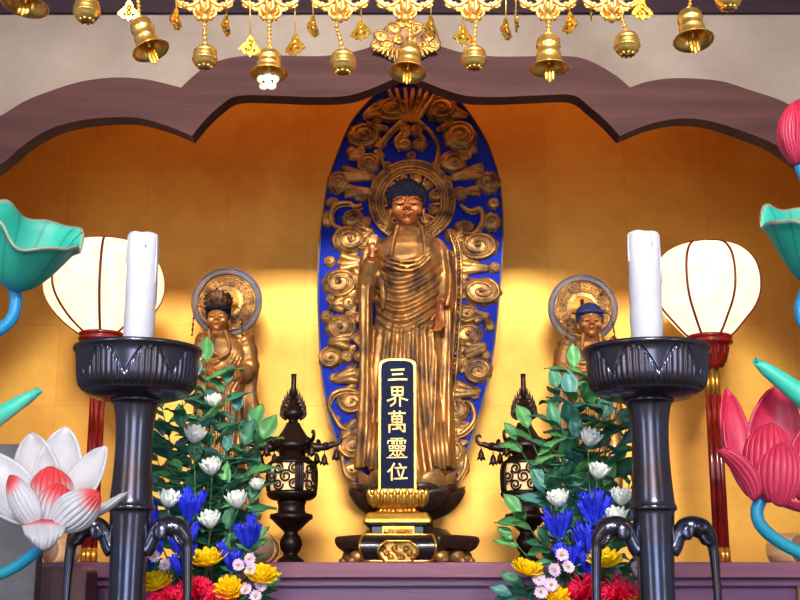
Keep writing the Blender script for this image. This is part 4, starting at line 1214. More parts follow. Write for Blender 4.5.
        for sg in (-1, 1):
            mb = MB()
            p0 = hb + Ra @ Vector((sg * 1.15, -.1, .8)) * ha
            mb.tube(cr([p0, p0 + Vector((sg * .55, 0, .15)) * ha, p0 + Vector((sg * .95, 0, -.3)) * ha, p0 + Vector((sg * 1.05, 0, -1.4)) * ha, p0 + Vector((sg * 1.1, 0, -2.6)) * ha], 6), .06 * ha, 6)
            for k in range(4): mb.ell(p0 + Vector((sg * (1.03 + .03 * k), 0, -1.0 - .5 * k)) * ha, .12 * ha, nu=8, nv=6)
            mb.build('crown_pendant', M['toro_gilt'], root)
    else:
        for sg in (-1, 1):
            mb = MB(); p0 = hb + Ra @ Vector((sg * 1.1, 0, .6)) * ha
            mb.tube(cr([p0, p0 + Vector((sg * .5, -.05, -.1)) * ha, p0 + Vector((sg * .8, -.1, -1.2)) * ha, p0 + Vector((sg * .9, -.1, -2.2)) * ha], 6), .06 * ha, 6)
            for k in range(3): mb.ell(p0 + Vector((sg * (.75 + .06 * k), -.1, -1.0 - .5 * k)) * ha, .12 * ha, nu=8, nv=6)
            mb.build('hair_pendant', M['toro_gilt'], root)
    # halo: slate ring, gilt openwork
    hcx, hcy, r = halo; c = q(hcx, hcy, .09); s2 = S(hcy, Y + .09); R_ = r * s2
    circ = lambda rr: [(c.x + rr * math.cos(2*PI*i/72), c.z + rr * math.sin(2*PI*i/72)) for i in range(72)]
    mb = MB(); mb.strip(circ(R_ * .83), circ(R_), c.y - .006, c.y + .008)
    for rr, w_ in ((.985, .03), (.845, .03)):
        pp = [(c.x + R_ * rr * math.cos(2*PI*i/72), c.y - .007, c.z + R_ * rr * math.sin(2*PI*i/72)) for i in range(73)]
        mb.tube(pp, w_ * R_, 8, cap=False)
    mb.build('halo_ring', M['ring_blue'], root)
    mb = MB(); mb.strip(circ(R_ * .36), circ(R_ * .46), c.y - .004, c.y + .006)
    for k in range(12):
        a = 2 * PI * k / 12
        o_ = Vector((math.cos(a), 0, math.sin(a))); sd = Vector((-o_.z, 0, o_.x))
        cc = c + o_ * R_ * .63
        for sg in (-1, 1):
            sp = []
            for i in range(19):
                t = i / 18; rad = (1 - t) ** .8 * .13 + .015; an = sg * t * 3.6 * PI
                sp.append(cc + sd * sg * R_ * .075 + (o_ * math.cos(an) + sd * math.sin(an)) * R_ * rad + Vector((0, -.004, 0)))
            mb.tube(sp, R_ * .028, 6)
        petal(mb, c + o_ * R_ * .42, c + o_ * R_ * .8, (0, -1, 0), R_ * .34, curl=.3, cup=.8, th=.004, nu=7, nv=7, shape=(.4, .4))
    mb.build('halo_openwork', M['gilt_cloud'], root)
    mb = MB(); mb.tube([c + Vector((0, .012, -R_ * .9)), c + Vector((0, .012, -R_ * 1.8)), q(cx, 430, .06)], .007, 8)
    mb.tube([c + Vector((0, .012, R_ * .3)), c + Vector((0, .012, -R_ * .95))], .007, 8); mb.build('halo_stem', M['dark_wood'], root)
    # lotus foot
    x0 = q(cx, 540).x; zt = q(0, 530).z
    mb = MB(); mb.lathe([(.02, zt), (.075, zt - .003), (.06, zt - .03), (.045, zt - .045), (.08, ALT + .03), (.1, ALT + .02), (.1, ALT), (.01, ALT)], (x0, Y, 0), 40)
    mb.build('lotus_base', M['gilt'], root)
    for k in range(10):
        a = 2 * PI * k / 10; o_ = Vector((math.cos(a), math.sin(a), 0)); cc = Vector((x0, Y, 0))
        mb = MB(); petal(mb, cc + o_ * .045 + Vector((0, 0, zt - .045)), cc + o_ * .105 + Vector((0, 0, zt + .004)), -o_, .075, curl=.9, cup=.7, th=.004, nu=7, nv=8, shape=(.35, .5))
        mb.build('base_petal', M['gilt'], root)
    return root
M['toro_gilt'] = mat('dark_pierced_gilt', srgb(120, 84, 50), srgb(52, 38, 34), scale=30, rough=0.4, metal=0.7, lo=.35, hi=.65)
YT_ = 4.16
attendant('small gilt attendant statue at left with tall pierced crown and hands joined at waist', YT_, 219, 318, 11, (223.5, 296.5, 35),
    [(331,212,228,.03,.02),(335,207,236,.045,.02),(341,202,245,.055,.015),(352,200,249,.06,.01),(372,203,248,.06,.01),(395,207,243,.055,.0),(450,206,244,.06,0),(530,204,246,.065,0)],
    [[(204,345,.01),(201,366,0),(216,376,-.06),((220,376,-.07),(1,-.15,.12),(-.1,-1,0),1)], [(245,345,.01),(249,370,0),(234,379,-.06),((230,379,-.072),(-1,-.15,-.02),(.1,-1,0),1)]], 'tall')
attendant('small gilt attendant statue at right with blue hair and ringed halo behind the right candlestick', YT_, 589, 322, 12, (586.5, 303, 34.5),
    [(334,582,597,.03,.02),(338,574,605,.045,.02),(344,566,612,.055,.015),(355,563,615,.06,.01),(375,563,613,.06,.01),(398,568,609,.055,.0),(450,567,610,.06,0),(530,564,612,.065,0)],
    [[(567,349,.01),(562,374,0),(575,386,-.06),((580,386,-.07),(1,-.15,.2),(-.1,-1,0),1)], [(611,349,.01),(615,374,0),(600,386,-.06),((596,386,-.072),(-1,-.15,.05),(.1,-1,0),1)]], 'band')
# ------------------------------------------------------------------ bronze hanging-eave lanterns
def toro(label, cx, shift, Y=3.8):
    """cx: axis pixel at y 480; shift: vertical pixel offset"""
    X = P(cx, 480, Y).x; s = S(480, Y)
    zq = lambda y: P(400, y + shift, Y).z
    root = thing('bronze_lantern', label, 'lantern', (X, Y, ALT))
    lat = lambda prof, n=40: [(hw * s, max(ALT, zq(y))) for hw, y in prof]
    mb = MB()
    mb.lathe(lat([(2, 500), (14, 500), (14.5, 503), (13.5, 505), (13.5, 511), (14.5, 513), (21, 514.5), (21.5, 518.5), (19, 520), (10, 529), (7, 532), (7, 534), (8.5, 536), (11, 541), (11.3, 545), (9.5, 550), (7, 553), (7, 555), (9, 557), (13, 560), (14, 563), (14, 568), (1, 568)]), (X, Y, 0), 48)
    mb.build('pedestal', M['toro'], root)
    # fire box: barrel of openwork scrolls between rings and three staves
    box = [(17, 459), (21.5, 462), (24, 468), (24.5, 478), (24.2, 488), (23, 494)]
    bz = cr([(hw * s, zq(y), 0) for hw, y in box], 4)
    R_at = lambda z: interp(sorted([(p.y, p.x) for p in bz]), z)[0]
    mb = MB(); mb.lathe(lat([(17, 457), (18, 459), (22, 461.5), (23.5, 463), (22, 464.5), (18.5, 464)]), (X, Y, 0), 40, cap=False); mb.build('firebox_ring', M['toro'], root); mb = MB()
    mb.lathe(lat([(20, 491), (24.5, 491.5), (25.5, 494), (24, 497), (20, 500), (14, 501)]), (X, Y, 0), 40, cap=False)
    mb.build('firebox_ring', M['toro'], root)
    zt, zb = zq(464), zq(492)
    for k in range(4):
        a = 2 * PI * k / 4 - PI / 2 + .38
        pts = [Vector((X + (R_at(z) + .001) * math.cos(a), Y + (R_at(z) + .001) * math.sin(a), z)) for z in [lerp(zt, zb, i / 8) for i in range(9)]]
        mb = MB()
        t = Vector((-math.sin(a), math.cos(a), 0))
        for o_ in (-.010, -.0035, .0035, .010): mb.tube([p + t * o_ for p in pts], .0044, 6)
        mb.build('stave', M['toro'], root)
    mb = MB()
    nrng = random.Random(4)
    for k in range(9):
        for row, (zf, rr) in enumerate(((.22, .34), (.5, .36), (.78, .34))):
            a0 = 2 * PI * (k + .5 * (row % 2)) / 9
            z0 = lerp(zb, zt, zf); H_ = (zt - zb) * rr * .62; pts = []
            hd = 1 if (k + row) % 2 else -1
            for i in range(21):
                tt = i / 20; r = (1 - .75 * tt); an = hd * (tt * 1.55 * 2 * PI) + row
                z = z0 + H_ * r * math.sin(an); a = a0 + H_ * 1.02 * r * math.cos(an) / (24 * s)
                z = max(zb, min(zt, z))
                pts.append((X + R_at(z) * math.cos(a), Y + R_at(z) * math.sin(a), z))
            mb.tube(pts, .0033, 6)
    mb.build('scroll_openwork', M['toro'], root)
    mb = MB(); mb.lathe([((R_at(z) - .008), z) for z in [lerp(zb, zt, i / 8) for i in range(9)]], (X, Y, 0), 40, cap=False); mb.build('inner_paper', M['inner_paper'], root)
    # hexagonal roof with hooked corners
    mb = MB()
    rf = [(7, 423), (8, 426), (11, 431), (15, 437), (19, 441), (21, 444), (22, 446.5), (21, 449), (14, 450), (13, 458), (12, 459)]
    mb.lathe(lat(rf), (X, Y, 0), 12, cap=True, flat=False)
    mb.build('roof', M['toro'], root)
    for k in range(6):
        a = 2 * PI * k / 6
        o_ = Vector((math.cos(a), math.sin(a), 0)); t = Vector((-o_.y, o_.x, 0)); c0 = Vector((X, Y, 0))
        pt = lambda r, y: c0 + o_ * r * s + Vector((0, 0, zq(y)))
        mb = MB(); mb.tube(cr([pt(12, 441), pt(20, 447), pt(30, 447), pt(38, 445.5), pt(43, 443)], 5), [.018]*4 + [.015]*5 + [.012]*5 + [.009]*5 + [.005]*2, 8, squash=.7)
        hk = cr([pt(41, 444.5), pt(45, 444), pt(48, 441), pt(48, 437), pt(45.5, 435.5), pt(43.5, 437.5)], 5)
        mb.tube(hk, [.007 - .004 * i / (len(hk) - 1) for i in range(len(hk))], 8)
        mb.ell(pt(33, 445), (.012, .012, .009))
        mb.build('eave_arm', M['toro'], root)
        for rB, dy in ((32, 0), (44, -3)):
            if rB == 32 and k % 3: continue
            b0 = pt(rB, 447 + dy)
            L_ = .028 if rB == 32 else .022
            bell = thing('wind_bell', 'tiny bronze wind bell hanging from the eave hooks of the ' + ('left' if cx < 400 else 'right') + ' bronze lantern', 'bell', b0 - Vector((0, 0, L_ + .03)), 'wind bells of the ' + ('left' if cx < 400 else 'right') + ' bronze lantern')
            mb = MB(); z0 = b0.z - L_
            mb.lathe([(.003, z0 + .004), (.006, z0), (.0085, z0 - .006), (.0095, z0 - .016), (.0135, z0 - .025), (.012, z0 - .025), (.008, z0 - .018)], (b0.x, b0.y, 0), 20, fn=lambda a, r, z, i: (r, z + (.003 * math.cos(6 * a) if i in (4, 5) else 0)), cap=False)
            mb.ell((b0.x, b0.y, z0 + .003), .004, nu=8, nv=6)
            mb.build('bell_body', M['toro'], bell)
            mb = MB(); mb.tube([(b0.x, b0.y, b0.z + .002), (b0.x, b0.y, z0 + .002)], .0014, 6); mb.build('wire', M['toro'], bell)
            mb = MB(); mb.tube([(b0.x, b0.y, z0), (b0.x, b0.y, z0 - .024)], .001, 5); mb.ell((b0.x, b0.y, z0 - .026), .004, nu=8, nv=6); mb.build('clapper', M['toro'], bell)
    # flaming jewel finial
    mb = MB(); mb.lathe(lat([(4, 424), (5, 422), (4.5, 420), (9, 417.5), (11, 414), (9, 410), (5, 404), (2.5, 398), (1, 396)]), (X, Y, 0), 24); 
    mb.tube([(X, Y, zq(400)), (X, Y, zq(388)), (X, Y, zq(380)), (X, Y, zq(374))], [.011, .0085, .0075, .009], 10)
    mb.build('jewel', M['toro'], root)
    mb = MB()
    for sg in (-1, 1):
        for k, (r0, y0, r1, y1) in enumerate([(9, 418, 13, 411), (9.5, 415, 12.5, 405), (8.5, 411, 11, 400), (7.5, 407, 9, 395), (5.5, 403, 6.5, 391), (4, 399, 4, 388)]):
            mb.tube(cr([(X + sg * r0 * s * .7, Y, zq(y0 + 1)), (X + sg * (r0 + 1.5) * s, Y, zq(y0 - 1)), (X + sg * (r1) * s, Y - .002, zq((y0 + y1) / 2 )), (X + sg * (r1 - .3) * s, Y, zq(y1))], 4), [.0068 - .0055 * i / 12 for i in range(13)], 7)
            mb.ell((X + sg * (r0 - 1) * s, Y - .004, zq(y0)), .005, nu=8, nv=6)
    mb.build('flame', M['toro'], root)
    return root
toro('dark bronze lantern with flame finial and hanging wind bells right of the left bouquet', 292, 0)
toro('dark bronze lantern with flame finial half hidden behind the right bouquet', 525.5, 0)

# pale turned wooden blocks lying at the back of the altar
def block(label, px, py, r_px, ln, yaw, Y, right=False):
    c = P(px, py, Y); r = r_px * S(py, Y); c.z = ALT + r
    root = thing('wooden_block', label, 'wooden block', (c.x, c.y, ALT))
    d = Vector((math.cos(yaw), math.sin(yaw), 0))
    mb = MB(); mb.lathe([(.004, -ln/2), (r * .9, -ln/2), (r, -ln/2 + .006), (r * 1.0, ln/2 - .006), (r * .9, ln/2), (.004, ln/2)], c, 40, axis=d); mb.build('barrel', M['pale_wood'], root)
    mb = MB(); mb.lathe([(.004, -.002), (r * .84, -.002), (r * .84, .003), (.004, .003)], c + d * (ln / 2 if right else -ln / 2), 32, axis=d); mb.build('end_grain', M['pale_wood_end'], root)
block('pale round wooden block lying on the altar behind the pink lotus stem', 786, 542, 16, .09, -.9, 4.05, True)
block('pale round wooden block lying on the altar under the white lotus', 62, 545, 15, .09, -2.2, 4.05, True)
block('pale round wooden block on the altar between the left bouquet and bronze lantern', 262, 545, 16, .07, -1.57, 3.96, True)
# ------------------------------------------------------------------ bouquets
YF = 3.0
def Fp(px, py, dy=0.0): return P(px, py, YF + dy)
fr = random.Random(5)
def leaf(mb, base, d, up, L, wd, bend, shade):
    d = Vector(d).normalized(); side = d.cross(up).normalized(); n = side.cross(d)
    def f(u, v):
        t = v; w_ = wd * (math.sin(PI * min(1, t ** .8)) ** .9) * .5 + .0004
        a = (u - .5) * 2
        return base + d * (L * (t - .15 * bend * t * t)) + side * w_ * a + n * (abs(a) * w_ * .35 - bend * L * .5 * t * t + .003 * math.sin(t * 9 + a * 2))
    def colr(u, v, s_):
        m = 1.5 if abs(u - .5) < .1 else 1.0
        return (shade * m, shade * m, shade * m)
    mb.sheet(f, 7, 9, .0007, colr)
VASE = {'left': (P(196, 640, YF).x, YF + .03), 'right': (P(586, 640, YF).x, YF + .03)}
NECK = TAB + .13
def vase(side):
    x, y = VASE[side]
    root = thing('flower_vase', 'dark bronze vase hidden under the %s bouquet' % side, 'vase', (x, y, TAB))
    mb = MB(); mb.lathe([(.045, NECK - .01), (.055, NECK), (.05, NECK - .012), (.04, NECK - .03), (.07, NECK - .08), (.05, TAB + .015), (.055, TAB), (.01, TAB)], (x, y, 0), 32, cap=False)
    mb.build('vase_body', M['toro'], root)
vase('left'); vase('right')
def stem_pts(side, tip, bow=0.0):
    x, y = VASE[side]
    r = fr.uniform(0, .025); a = fr.uniform(0, 6.28)
    b = Vector((x + r * math.cos(a), y + r * math.sin(a), NECK - .05)); tip = Vector(tip)
    mid = b + Vector(((tip.x - b.x) * .35, (tip.y - b.y) * .5, (tip.z - b.z) * .55)) + Vector((bow, 0, 0))
    return cr([b, b + Vector((0, 0, .05)) + (tip - b) * .08, mid, tip], 7)
def sprig(side, px, py, dy, matn, n=9, L=.098, start=.45, name='leafy_branch', spread=1.0):
    tip = Fp(px, py, dy); pts = stem_pts(side, tip)
    lab = {'leaf_d': 'dark green', 'leaf_m': 'lighter green', 'leaf_t': 'blue-green'}[matn]
    root = thing(name, '%s leafy sprig among the foliage of the %s bouquet' % (lab, side), 'foliage', (VASE[side][0], VASE[side][1], NECK), '%s leaf sprigs of the %s bouquet' % (lab, side))
    k = len(pts)
    mb = MB(); mb.tube(pts, [.0032 - .0018 * i / (k - 1) for i in range(k)], 6); mb.build('stem', M['stem'], root)
    mb = MB()
    for i in range(n):
        t = start + (1 - start) * i / (n - 1); q = t * (k - 1); j = min(k - 2, int(q)); p = lerp(pts[j], pts[j + 1], q - j)
        tg = (pts[j + 1] - pts[j]).normalized()
        a = i * 2.4 + fr.uniform(-.4, .4)
        out = Vector((math.cos(a), math.sin(a) * .7 - .25, 0)).normalized()
        d = (tg * fr.uniform(.35, .8) + out * spread).normalized() if i < n - 1 else tg
        l_ = L * fr.uniform(.8, 1.25) * (1 - .25 * (t > .93))
        leaf(mb, p, d, (tg + Vector((0, -.6, .3))).normalized(), l_, l_ * fr.uniform(.44, .58), fr.uniform(.0, .7), fr.uniform(.8, 1.25))
    mb.build('leaves', M[matn], root)
    return root
SPR = {
 'left': [(206,362,.1,'leaf_m'),(196,378,.08,'leaf_t'),(180,388,.08,'leaf_d'),(226,384,.1,'leaf_d'),(162,408,.1,'leaf_d'),(164,436,.06,'leaf_t'),(156,454,.08,'leaf_d'),(236,412,.1,'leaf_t'),(252,428,.08,'leaf_m',6),
          (262,440,.06,'leaf_m',4),(244,446,.06,'leaf_d',8),(210,420,.08,'leaf_d'),(182,428,.06,'leaf_d'),(226,452,.05,'leaf_t'),(196,462,.05,'leaf_d'),(250,470,.06,'leaf_d',7),(156,484,.05,'leaf_t',8),(178,476,.03,'leaf_m'),
          (222,490,.02,'leaf_m',9),(250,502,.03,'leaf_d',6),(156,520,.02,'leaf_d',6),(190,524,.0,'leaf_d'),(226,530,.0,'leaf_d'),(256,540,.03,'leaf_m',5),(222,556,-.02,'leaf_d',8),(262,590,.0,'leaf_d',5),(150,566,0,'leaf_d',6)],
 'right':[(574,368,.1,'leaf_m'),(592,374,.1,'leaf_m'),(556,388,.08,'leaf_d',9),(604,384,.08,'leaf_d'),(570,398,.08,'leaf_t'),(618,402,.08,'leaf_d'),(528,428,.04,'leaf_m',3),(516,440,.04,'leaf_m',3),(556,430,.06,'leaf_d',8),(604,420,.06,'leaf_d'),
          (626,430,.06,'leaf_t'),(576,440,.05,'leaf_t'),(548,466,.05,'leaf_d',6),(566,464,.05,'leaf_d'),(618,462,.05,'leaf_d'),(632,478,.05,'leaf_d',8),(544,492,.03,'leaf_t',4),(520,514,.02,'leaf_m',4),(512,540,.02,'leaf_m',3),(578,490,.03,'leaf_d'),
          (604,486,.03,'leaf_m'),(548,546,.0,'leaf_d',6),(576,530,.0,'leaf_d'),(608,536,.0,'leaf_d'),(628,522,.02,'leaf_d',8),(524,588,.0,'leaf_d',4),(512,596,.0,'leaf_t',3),(634,560,0,'leaf_d',6)],
}
for side in SPR:
    for q_ in SPR[side]:
        px, py, dy, mn = q_[:4]; n_ = q_[4] if len(q_) > 4 else 11
        sprig(side, px, py, dy + .02, mn, n=n_, start=(.62 if py < 470 else .5) if n_ > 9 else 1 - .03 * n_ - .03, L=.092 if py < 500 else .078)

def bloom_root(name, label, side, tip, group=None):
    tip = Vector(tip)
    root = thing(name, label, 'flower', (VASE[side][0], VASE[side][1], NECK), group)
    pts = stem_pts(side, tip - Vector((0, 0, .004)))
    mb = MB(); k = len(pts); mb.tube(pts, [.0026 - .0008 * i / (k - 1) for i in range(k)], 6); mb.build('stem', M['stem'], root)
    return root
def tilt_axis(): return Vector((fr.uniform(-.35, .35), -fr.uniform(.25, .55), 1)).normalized()
def basis(ax):
    a = ax.orthogonal().normalized(); return a, ax.cross(a)
def tulip_white(side, px, py, label, dy=-.075, sc=1.0):
    c = Fp(px, py + 8, dy); ax = tilt_axis(); a, b = basis(ax)
    root = bloom_root('white_flower', label, side, c)
    for ring, (n, R, h, w_, off) in enumerate([(8, .027, .034, .019, 0), (8, .019, .038, .018, .5), (6, .012, .036, .016, .2)]):
        for k in range(n):
            t = 2 * PI * (k + off) / n; o_ = a * math.cos(t) + b * math.sin(t)
            mb = MB(); hh = h * fr.uniform(.9, 1.1) * sc
            petal(mb, c + o_ * .003, c + o_ * R * sc + ax * hh, ax * .3 - o_, w_ * sc, curl=.9, cup=.9, th=.0009, nu=7, nv=8, shape=(.4, .35))
            mb.build('petal', M['p_white'], root)
    mb = MB(); mb.ell(c, .006 * sc); mb.ell(c + ax * .012 * sc, .007 * sc); mb.build('calyx', M['stem'], root)
def yellow_mum(side, px, py, label, dy=-.08, sc=1.0, face=.5):
    c = Fp(px, py + 7, dy); ax = Vector((fr.uniform(-.25, .25), -face, 1)).normalized(); a, b = basis(ax)
    root = bloom_root('yellow_flower', label, side, c)
    for ring, (n, R, h, w_, off) in enumerate([(10, .046, .020, .020, 0), (10, .037, .030, .020, .5), (8, .024, .035, .017, .2), (5, .010, .032, .014, .1)]):
        for k in range(n):
            t = 2 * PI * (k + off) / n; o_ = a * math.cos(t) + b * math.sin(t)
            v = fr.uniform(.9, 1.05)
            mb = MB(); petal(mb, c + o_ * .003, c + (o_ * R + ax * h) * sc * fr.uniform(.9, 1.1), ax * .5 - o_, w_ * sc, curl=.8, cup=.8, th=.0009, nu=7, nv=8, shape=(.45, .28), ramp=lambda u, w2, s_, v=v: (v, v * (.86 + .14 * w2), v))
            mb.build('petal', M['p_yellow'], root)
    mb = MB(); mb.ell(c, .007 * sc); mb.build('calyx', M['stem'], root)
def gentian(side, px, py, label, dy=-.055, n=6, sc=1.0):
    c = Fp(px, py + 14, dy)
    root = bloom_root('blue_flower', label, side, c)
    for k in range(n):
        t = 2 * PI * k / n + fr.uniform(-.3, .3); rr = (0 if k == 0 else 1)
        d = Vector((math.cos(t) * .55 * rr, math.sin(t) * .35 * rr - .2, 1)).normalized()
        b0 = c + Vector((math.cos(t) * .009 * rr, math.sin(t) * .006 * rr, fr.uniform(-.022, .004))) * sc
        L = .058 * sc * fr.uniform(.85, 1.15); sh = fr.uniform(.75, 1.2)
        mb = MB(); q = Vector((0, 0, 1)).rotation_difference(d); n0 = len(mb.v)
        def fn(a, r, z, i): return (r * (1 + .12 * math.cos(5 * a)), z + (.007 * abs(math.cos(2.5 * a)) if i >= 6 else 0))
        mb.lathe([(.001, 0), (.0035, .004), (.0055, L * .3), (.0085, L * .55), (.0098, L * .72), (.0085, L * .88), (.0095, L), (.004, L * .9), (.001, L * .7)], (0, 0, 0), 20, fn=fn, cap=False)
        mb.v = [b0 + q @ p for p in mb.v]
        mb.c = [(sh, sh, sh)] * len(mb.v); mb.usecol = True
        mb.build('bell_bloom', M['p_blue'], root)
    mb = MB()
    for k in range(4):
        t = k * 1.6 + .4; leaf(mb, c - Vector((0, 0, .02)), (math.cos(t), math.sin(t) * .6, .7), Vector((0, -.5, .8)), .04, .012, .3, 1.0)
    mb.build('bracts', M['leaf_d'], root)
def daisy(side, px, py, label, dy=-.095, sc=1.0):
    c = Fp(px, py, dy); ax = Vector((fr.uniform(-.4, .4), -1, fr.uniform(.1, .6))).normalized(); a, b = basis(ax)
    root = bloom_root('small_daisy', label, side, c)
    mb = MB()
    for k in range(13):
        t = 2 * PI * k / 13; o_ = a * math.cos(t) + b * math.sin(t); v = fr.uniform(.9, 1.05)
        petal(mb, c + o_ * .003, c + o_ * .0175 * sc * fr.uniform(.9, 1.1) + ax * .003, ax, .0065 * sc, curl=.3, cup=.4, th=.0007, nu=4, nv=6, shape=(.4, .3), ramp=lambda u, w2, s_, v=v: (v, v, v))
    mb.build('petals', M['p_pink'], root)
    mb = MB(); mb.ell(c + ax * .002, (.0045 * sc, .0045 * sc, .0045 * sc)); mb.build('centre', M['eye_yellow'], root)
def carnation(side, px, py, label, dy=-.07, R=.05):
    c = Fp(px, py, dy); ax = Vector((fr.uniform(-.2, .2), -.7, .8)).normalized(); a, b = basis(ax)
    root = bloom_root('red_carnation', label, side, c - ax * R * .7)
    for k in range(60):
        z = 1 - 1.35 * (k + .5) / 60; r = math.sqrt(max(0, 1 - z * z)); ph = k * 2.399963
        o_ = (a * math.cos(ph) + b * math.sin(ph)) * r + ax * z
        e = (a * math.cos(ph + 1.3) + b * math.sin(ph + 1.3)) * .5 + ax.cross(o_) + Vector((.01, 0, 0))
        sh = fr.uniform(.8, 1.15)
        p1 = c + o_ * R * fr.uniform(.85, 1.08); p0 = c + o_ * R * .15
        sd = o_.cross(e).normalized() if o_.cross(e).length > 1e-6 else a
        sd2 = sd.cross(o_).normalized(); wv = R * .52
        mb = MB()
        def f(u, v, p0=p0, p1=p1, sd=sd, sd2=sd2, wv=wv, kk=k):
            w_ = wv * (.15 + .85 * v)
            zig = .10 * R * (1 if int(u * 8) % 2 else -1) * (v > .95)
            return lerp(p0, p1, v) + sd * (u - .5) * w_ + sd2 * (.09 * wv * math.sin(u * 13 + kk) * v + .25 * wv * v * v * math.sin(u * 3 + kk)) + (p1 - p0).normalized() * zig
        pk = .25 + .75 * (fr.random() > .25)
        mb.sheet(f, 9, 6, .0008, lambda u, v, s_, sh=sh: ((sh, sh, sh) if v < .97 else (sh * 1.1, sh * 9, sh * 2.6)))
        mb.build('petal', M['p_red'], root)
    mb = MB(); mb.lathe([(.002, -R * .75), (.008, -R * .7), (.012, -R * .2), (.014, 0)], c, 14, axis=ax); mb.build('calyx', M['stem'], root)

for a in [(194,435,'white flower topmost in the left bouquet'),(212,467,'white flower second from the top in the left bouquet'),(168,499,'white flower beside the left candlestick column in the left bouquet'),
          (238,500,'white flower at the right side of the left bouquet near the bronze lantern'),(211,520,'lowest white flower of the left bouquet above the yellow one')]: tulip_white('left', *a)
tulip_white('left', 257, 482, 'small white flower half behind leaves at right edge of the left bouquet', .04, .7)
tulip_white('left', 214, 399, 'white flower mostly hidden among the top leaves of the left bouquet', .07, .8)
for a in [(588,438,'white flower topmost in the right bouquet'),(597,471,'white flower second from the top in the right bouquet'),(560,499,'white flower at the left side of the right bouquet'),
          (615,516,'lowest white flower of the right bouquet beside the elephant handle'),(621,497,'white flower half behind the right candlestick column in the right bouquet')]: tulip_white('right', *a)
for (px, py, lab, n) in [(190,502,'largest blue gentian cluster at centre of the left bouquet',8),(184,534,'blue gentian cluster directly above the left yellow flowers',7),(250,530,'blue gentian cluster at the right side of the left bouquet',7),
          (186,556,'lowest blue gentian cluster in the left bouquet',5),(234,552,'blue gentian cluster behind the middle yellow flower of the left bouquet',5),(155,516,'blue gentian cluster beside the left candlestick column',4),(154,546,'blue gentian cluster behind the handle of the left candlestick',5)]: gentian('left', px, py, lab, n=n)
for (px, py, lab, n) in [(560,518,'blue gentian cluster at the left side of the right bouquet',7),(596,504,'topmost blue gentian cluster of the right bouquet',8),(589,534,'blue gentian cluster at the middle of the right bouquet',7),
          (569,552,'low blue gentian cluster above the daisies of the right bouquet',6),(590,558,'lowest blue gentian cluster beside the right yellow flower',5)]: gentian('right', px, py, lab, n=n)
for (px, py, lab, sc_, fc) in [(208,558,'large yellow flower at centre of the left bouquet',1.0,.35),(157,580,'yellow flower behind the handle of the left candlestick',.95,.6),(230,586,'yellow flower low beside the red carnations of the left bouquet',.85,.9),(261,573,'yellow flower at the right edge of the left bouquet',.9,.6)]: yellow_mum('left', px, py, lab, sc=sc_, face=fc)
for (px, py, lab, sc_, fc) in [(527,567,'yellow flower at the left edge of the right bouquet',.85,.45),(604,558,'yellow flower behind the elephant handle of the right candlestick',.9,.5),(556,593,'yellow flower low beside the red carnations of the right bouquet',.75,.7),(637,594,'yellow flower low against the right candlestick column',.7,.7)]: yellow_mum('right', px, py, lab, sc=sc_, face=fc)
for (px, py, lab) in [(154,556,'pale daisy above the yellow flower behind the left handle'),(165,565,'pale daisy between the left handle and yellow flowers'),(238,565,'pale daisy right of the large central yellow flower, left bouquet'),(250,559,'upper pink daisy above the right-edge yellow flower, left bouquet'),
          (251,569,'pale daisy touching the right-edge yellow flower, left bouquet'),(246,590,'pale daisy low right of the red carnations, left bouquet'),(261,586,'outermost pink daisy under the right-edge yellow flower, left bouquet'),(256,596,'lowest pale daisy at the bottom of the left bouquet')]: daisy('left', px, py, lab, sc=.85)
for (px, py, lab) in [(562,555,'pale daisy topmost of the right bouquet daisies before blue gentians'),(554,570,'left one of two large pale daisies in the right bouquet'),(568,567,'right one of two large pale daisies in the right bouquet'),(539,580,'pale daisy just right of the left-edge yellow flower, right bouquet'),
          (541,592,'lowest pale daisy of the right bouquet'),(551,585,'pale daisy above the low yellow flower of the right bouquet'),(637,568,'pink daisy against the right candlestick column')]: daisy('right', px, py, lab, sc=.95)
for (px, py, lab) in [(196,594,'red carnation at centre bottom of the left bouquet'),(168,601,'red carnation at bottom left behind the left handle'),(215,604,'red carnation at bottom right of the left bouquet')]: carnation('left', px, py + 4, lab)
for (px, py, lab) in [(586,594,'red carnation at the bottom of the right bouquet left of the handle'),(618,596,'red carnation at the bottom of the right bouquet right of the handle')]: carnation('right', px, py + 3, lab)
# ------------------------------------------------------------------ painted wooden lotuses at both sides
YL = 2.3
def Lp(px, py, dy=0.0): return P(px, py, YL + dy)
RED = (.80, .055, .06); WHT = (.66, .64, .68); PNK = (.62, .016, .06); PNL = (.66, .04, .105); TEA = (.02, .42, .32); BLU = (.015, .28, .62); TEL = (.06, .62, .46)
mixc = lambda a, b, t: tuple(lerp(x, y, t) for x, y in zip(a, b))
sL = S(500, YL)
# vases just outside the view at each side
def side_vase(x, label):
    root = thing('lotus_vase', label, 'vase', (x, YL, 0))
    mb = MB(); mb.lathe([(.05, 1.12), (.07, 1.14), (.06, 1.12), (.05, 1.08), (.11, .98), (.08, .82), (.12, .78), (.12, .76), (.01, .76)], (x, YL, 0), 40, cap=False); mb.build('vase_body', M['stand'], root)
    mb = MB(); mb.lathe([(.16, .76), (.16, .73), (.04, .72), (.05, .05), (.15, .03), (.15, 0), (.01, 0)], (x, YL, 0), 32); mb.build('stand', M['black'], root)
VX = (-1.02, 1.05)
side_vase(VX[0], 'bronze vase on a stand beyond the left edge holding the painted lotuses')
side_vase(VX[1], 'bronze vase on a stand beyond the right edge holding the painted lotuses')
def neck(i): return Vector((VX[i], YL, 1.11))

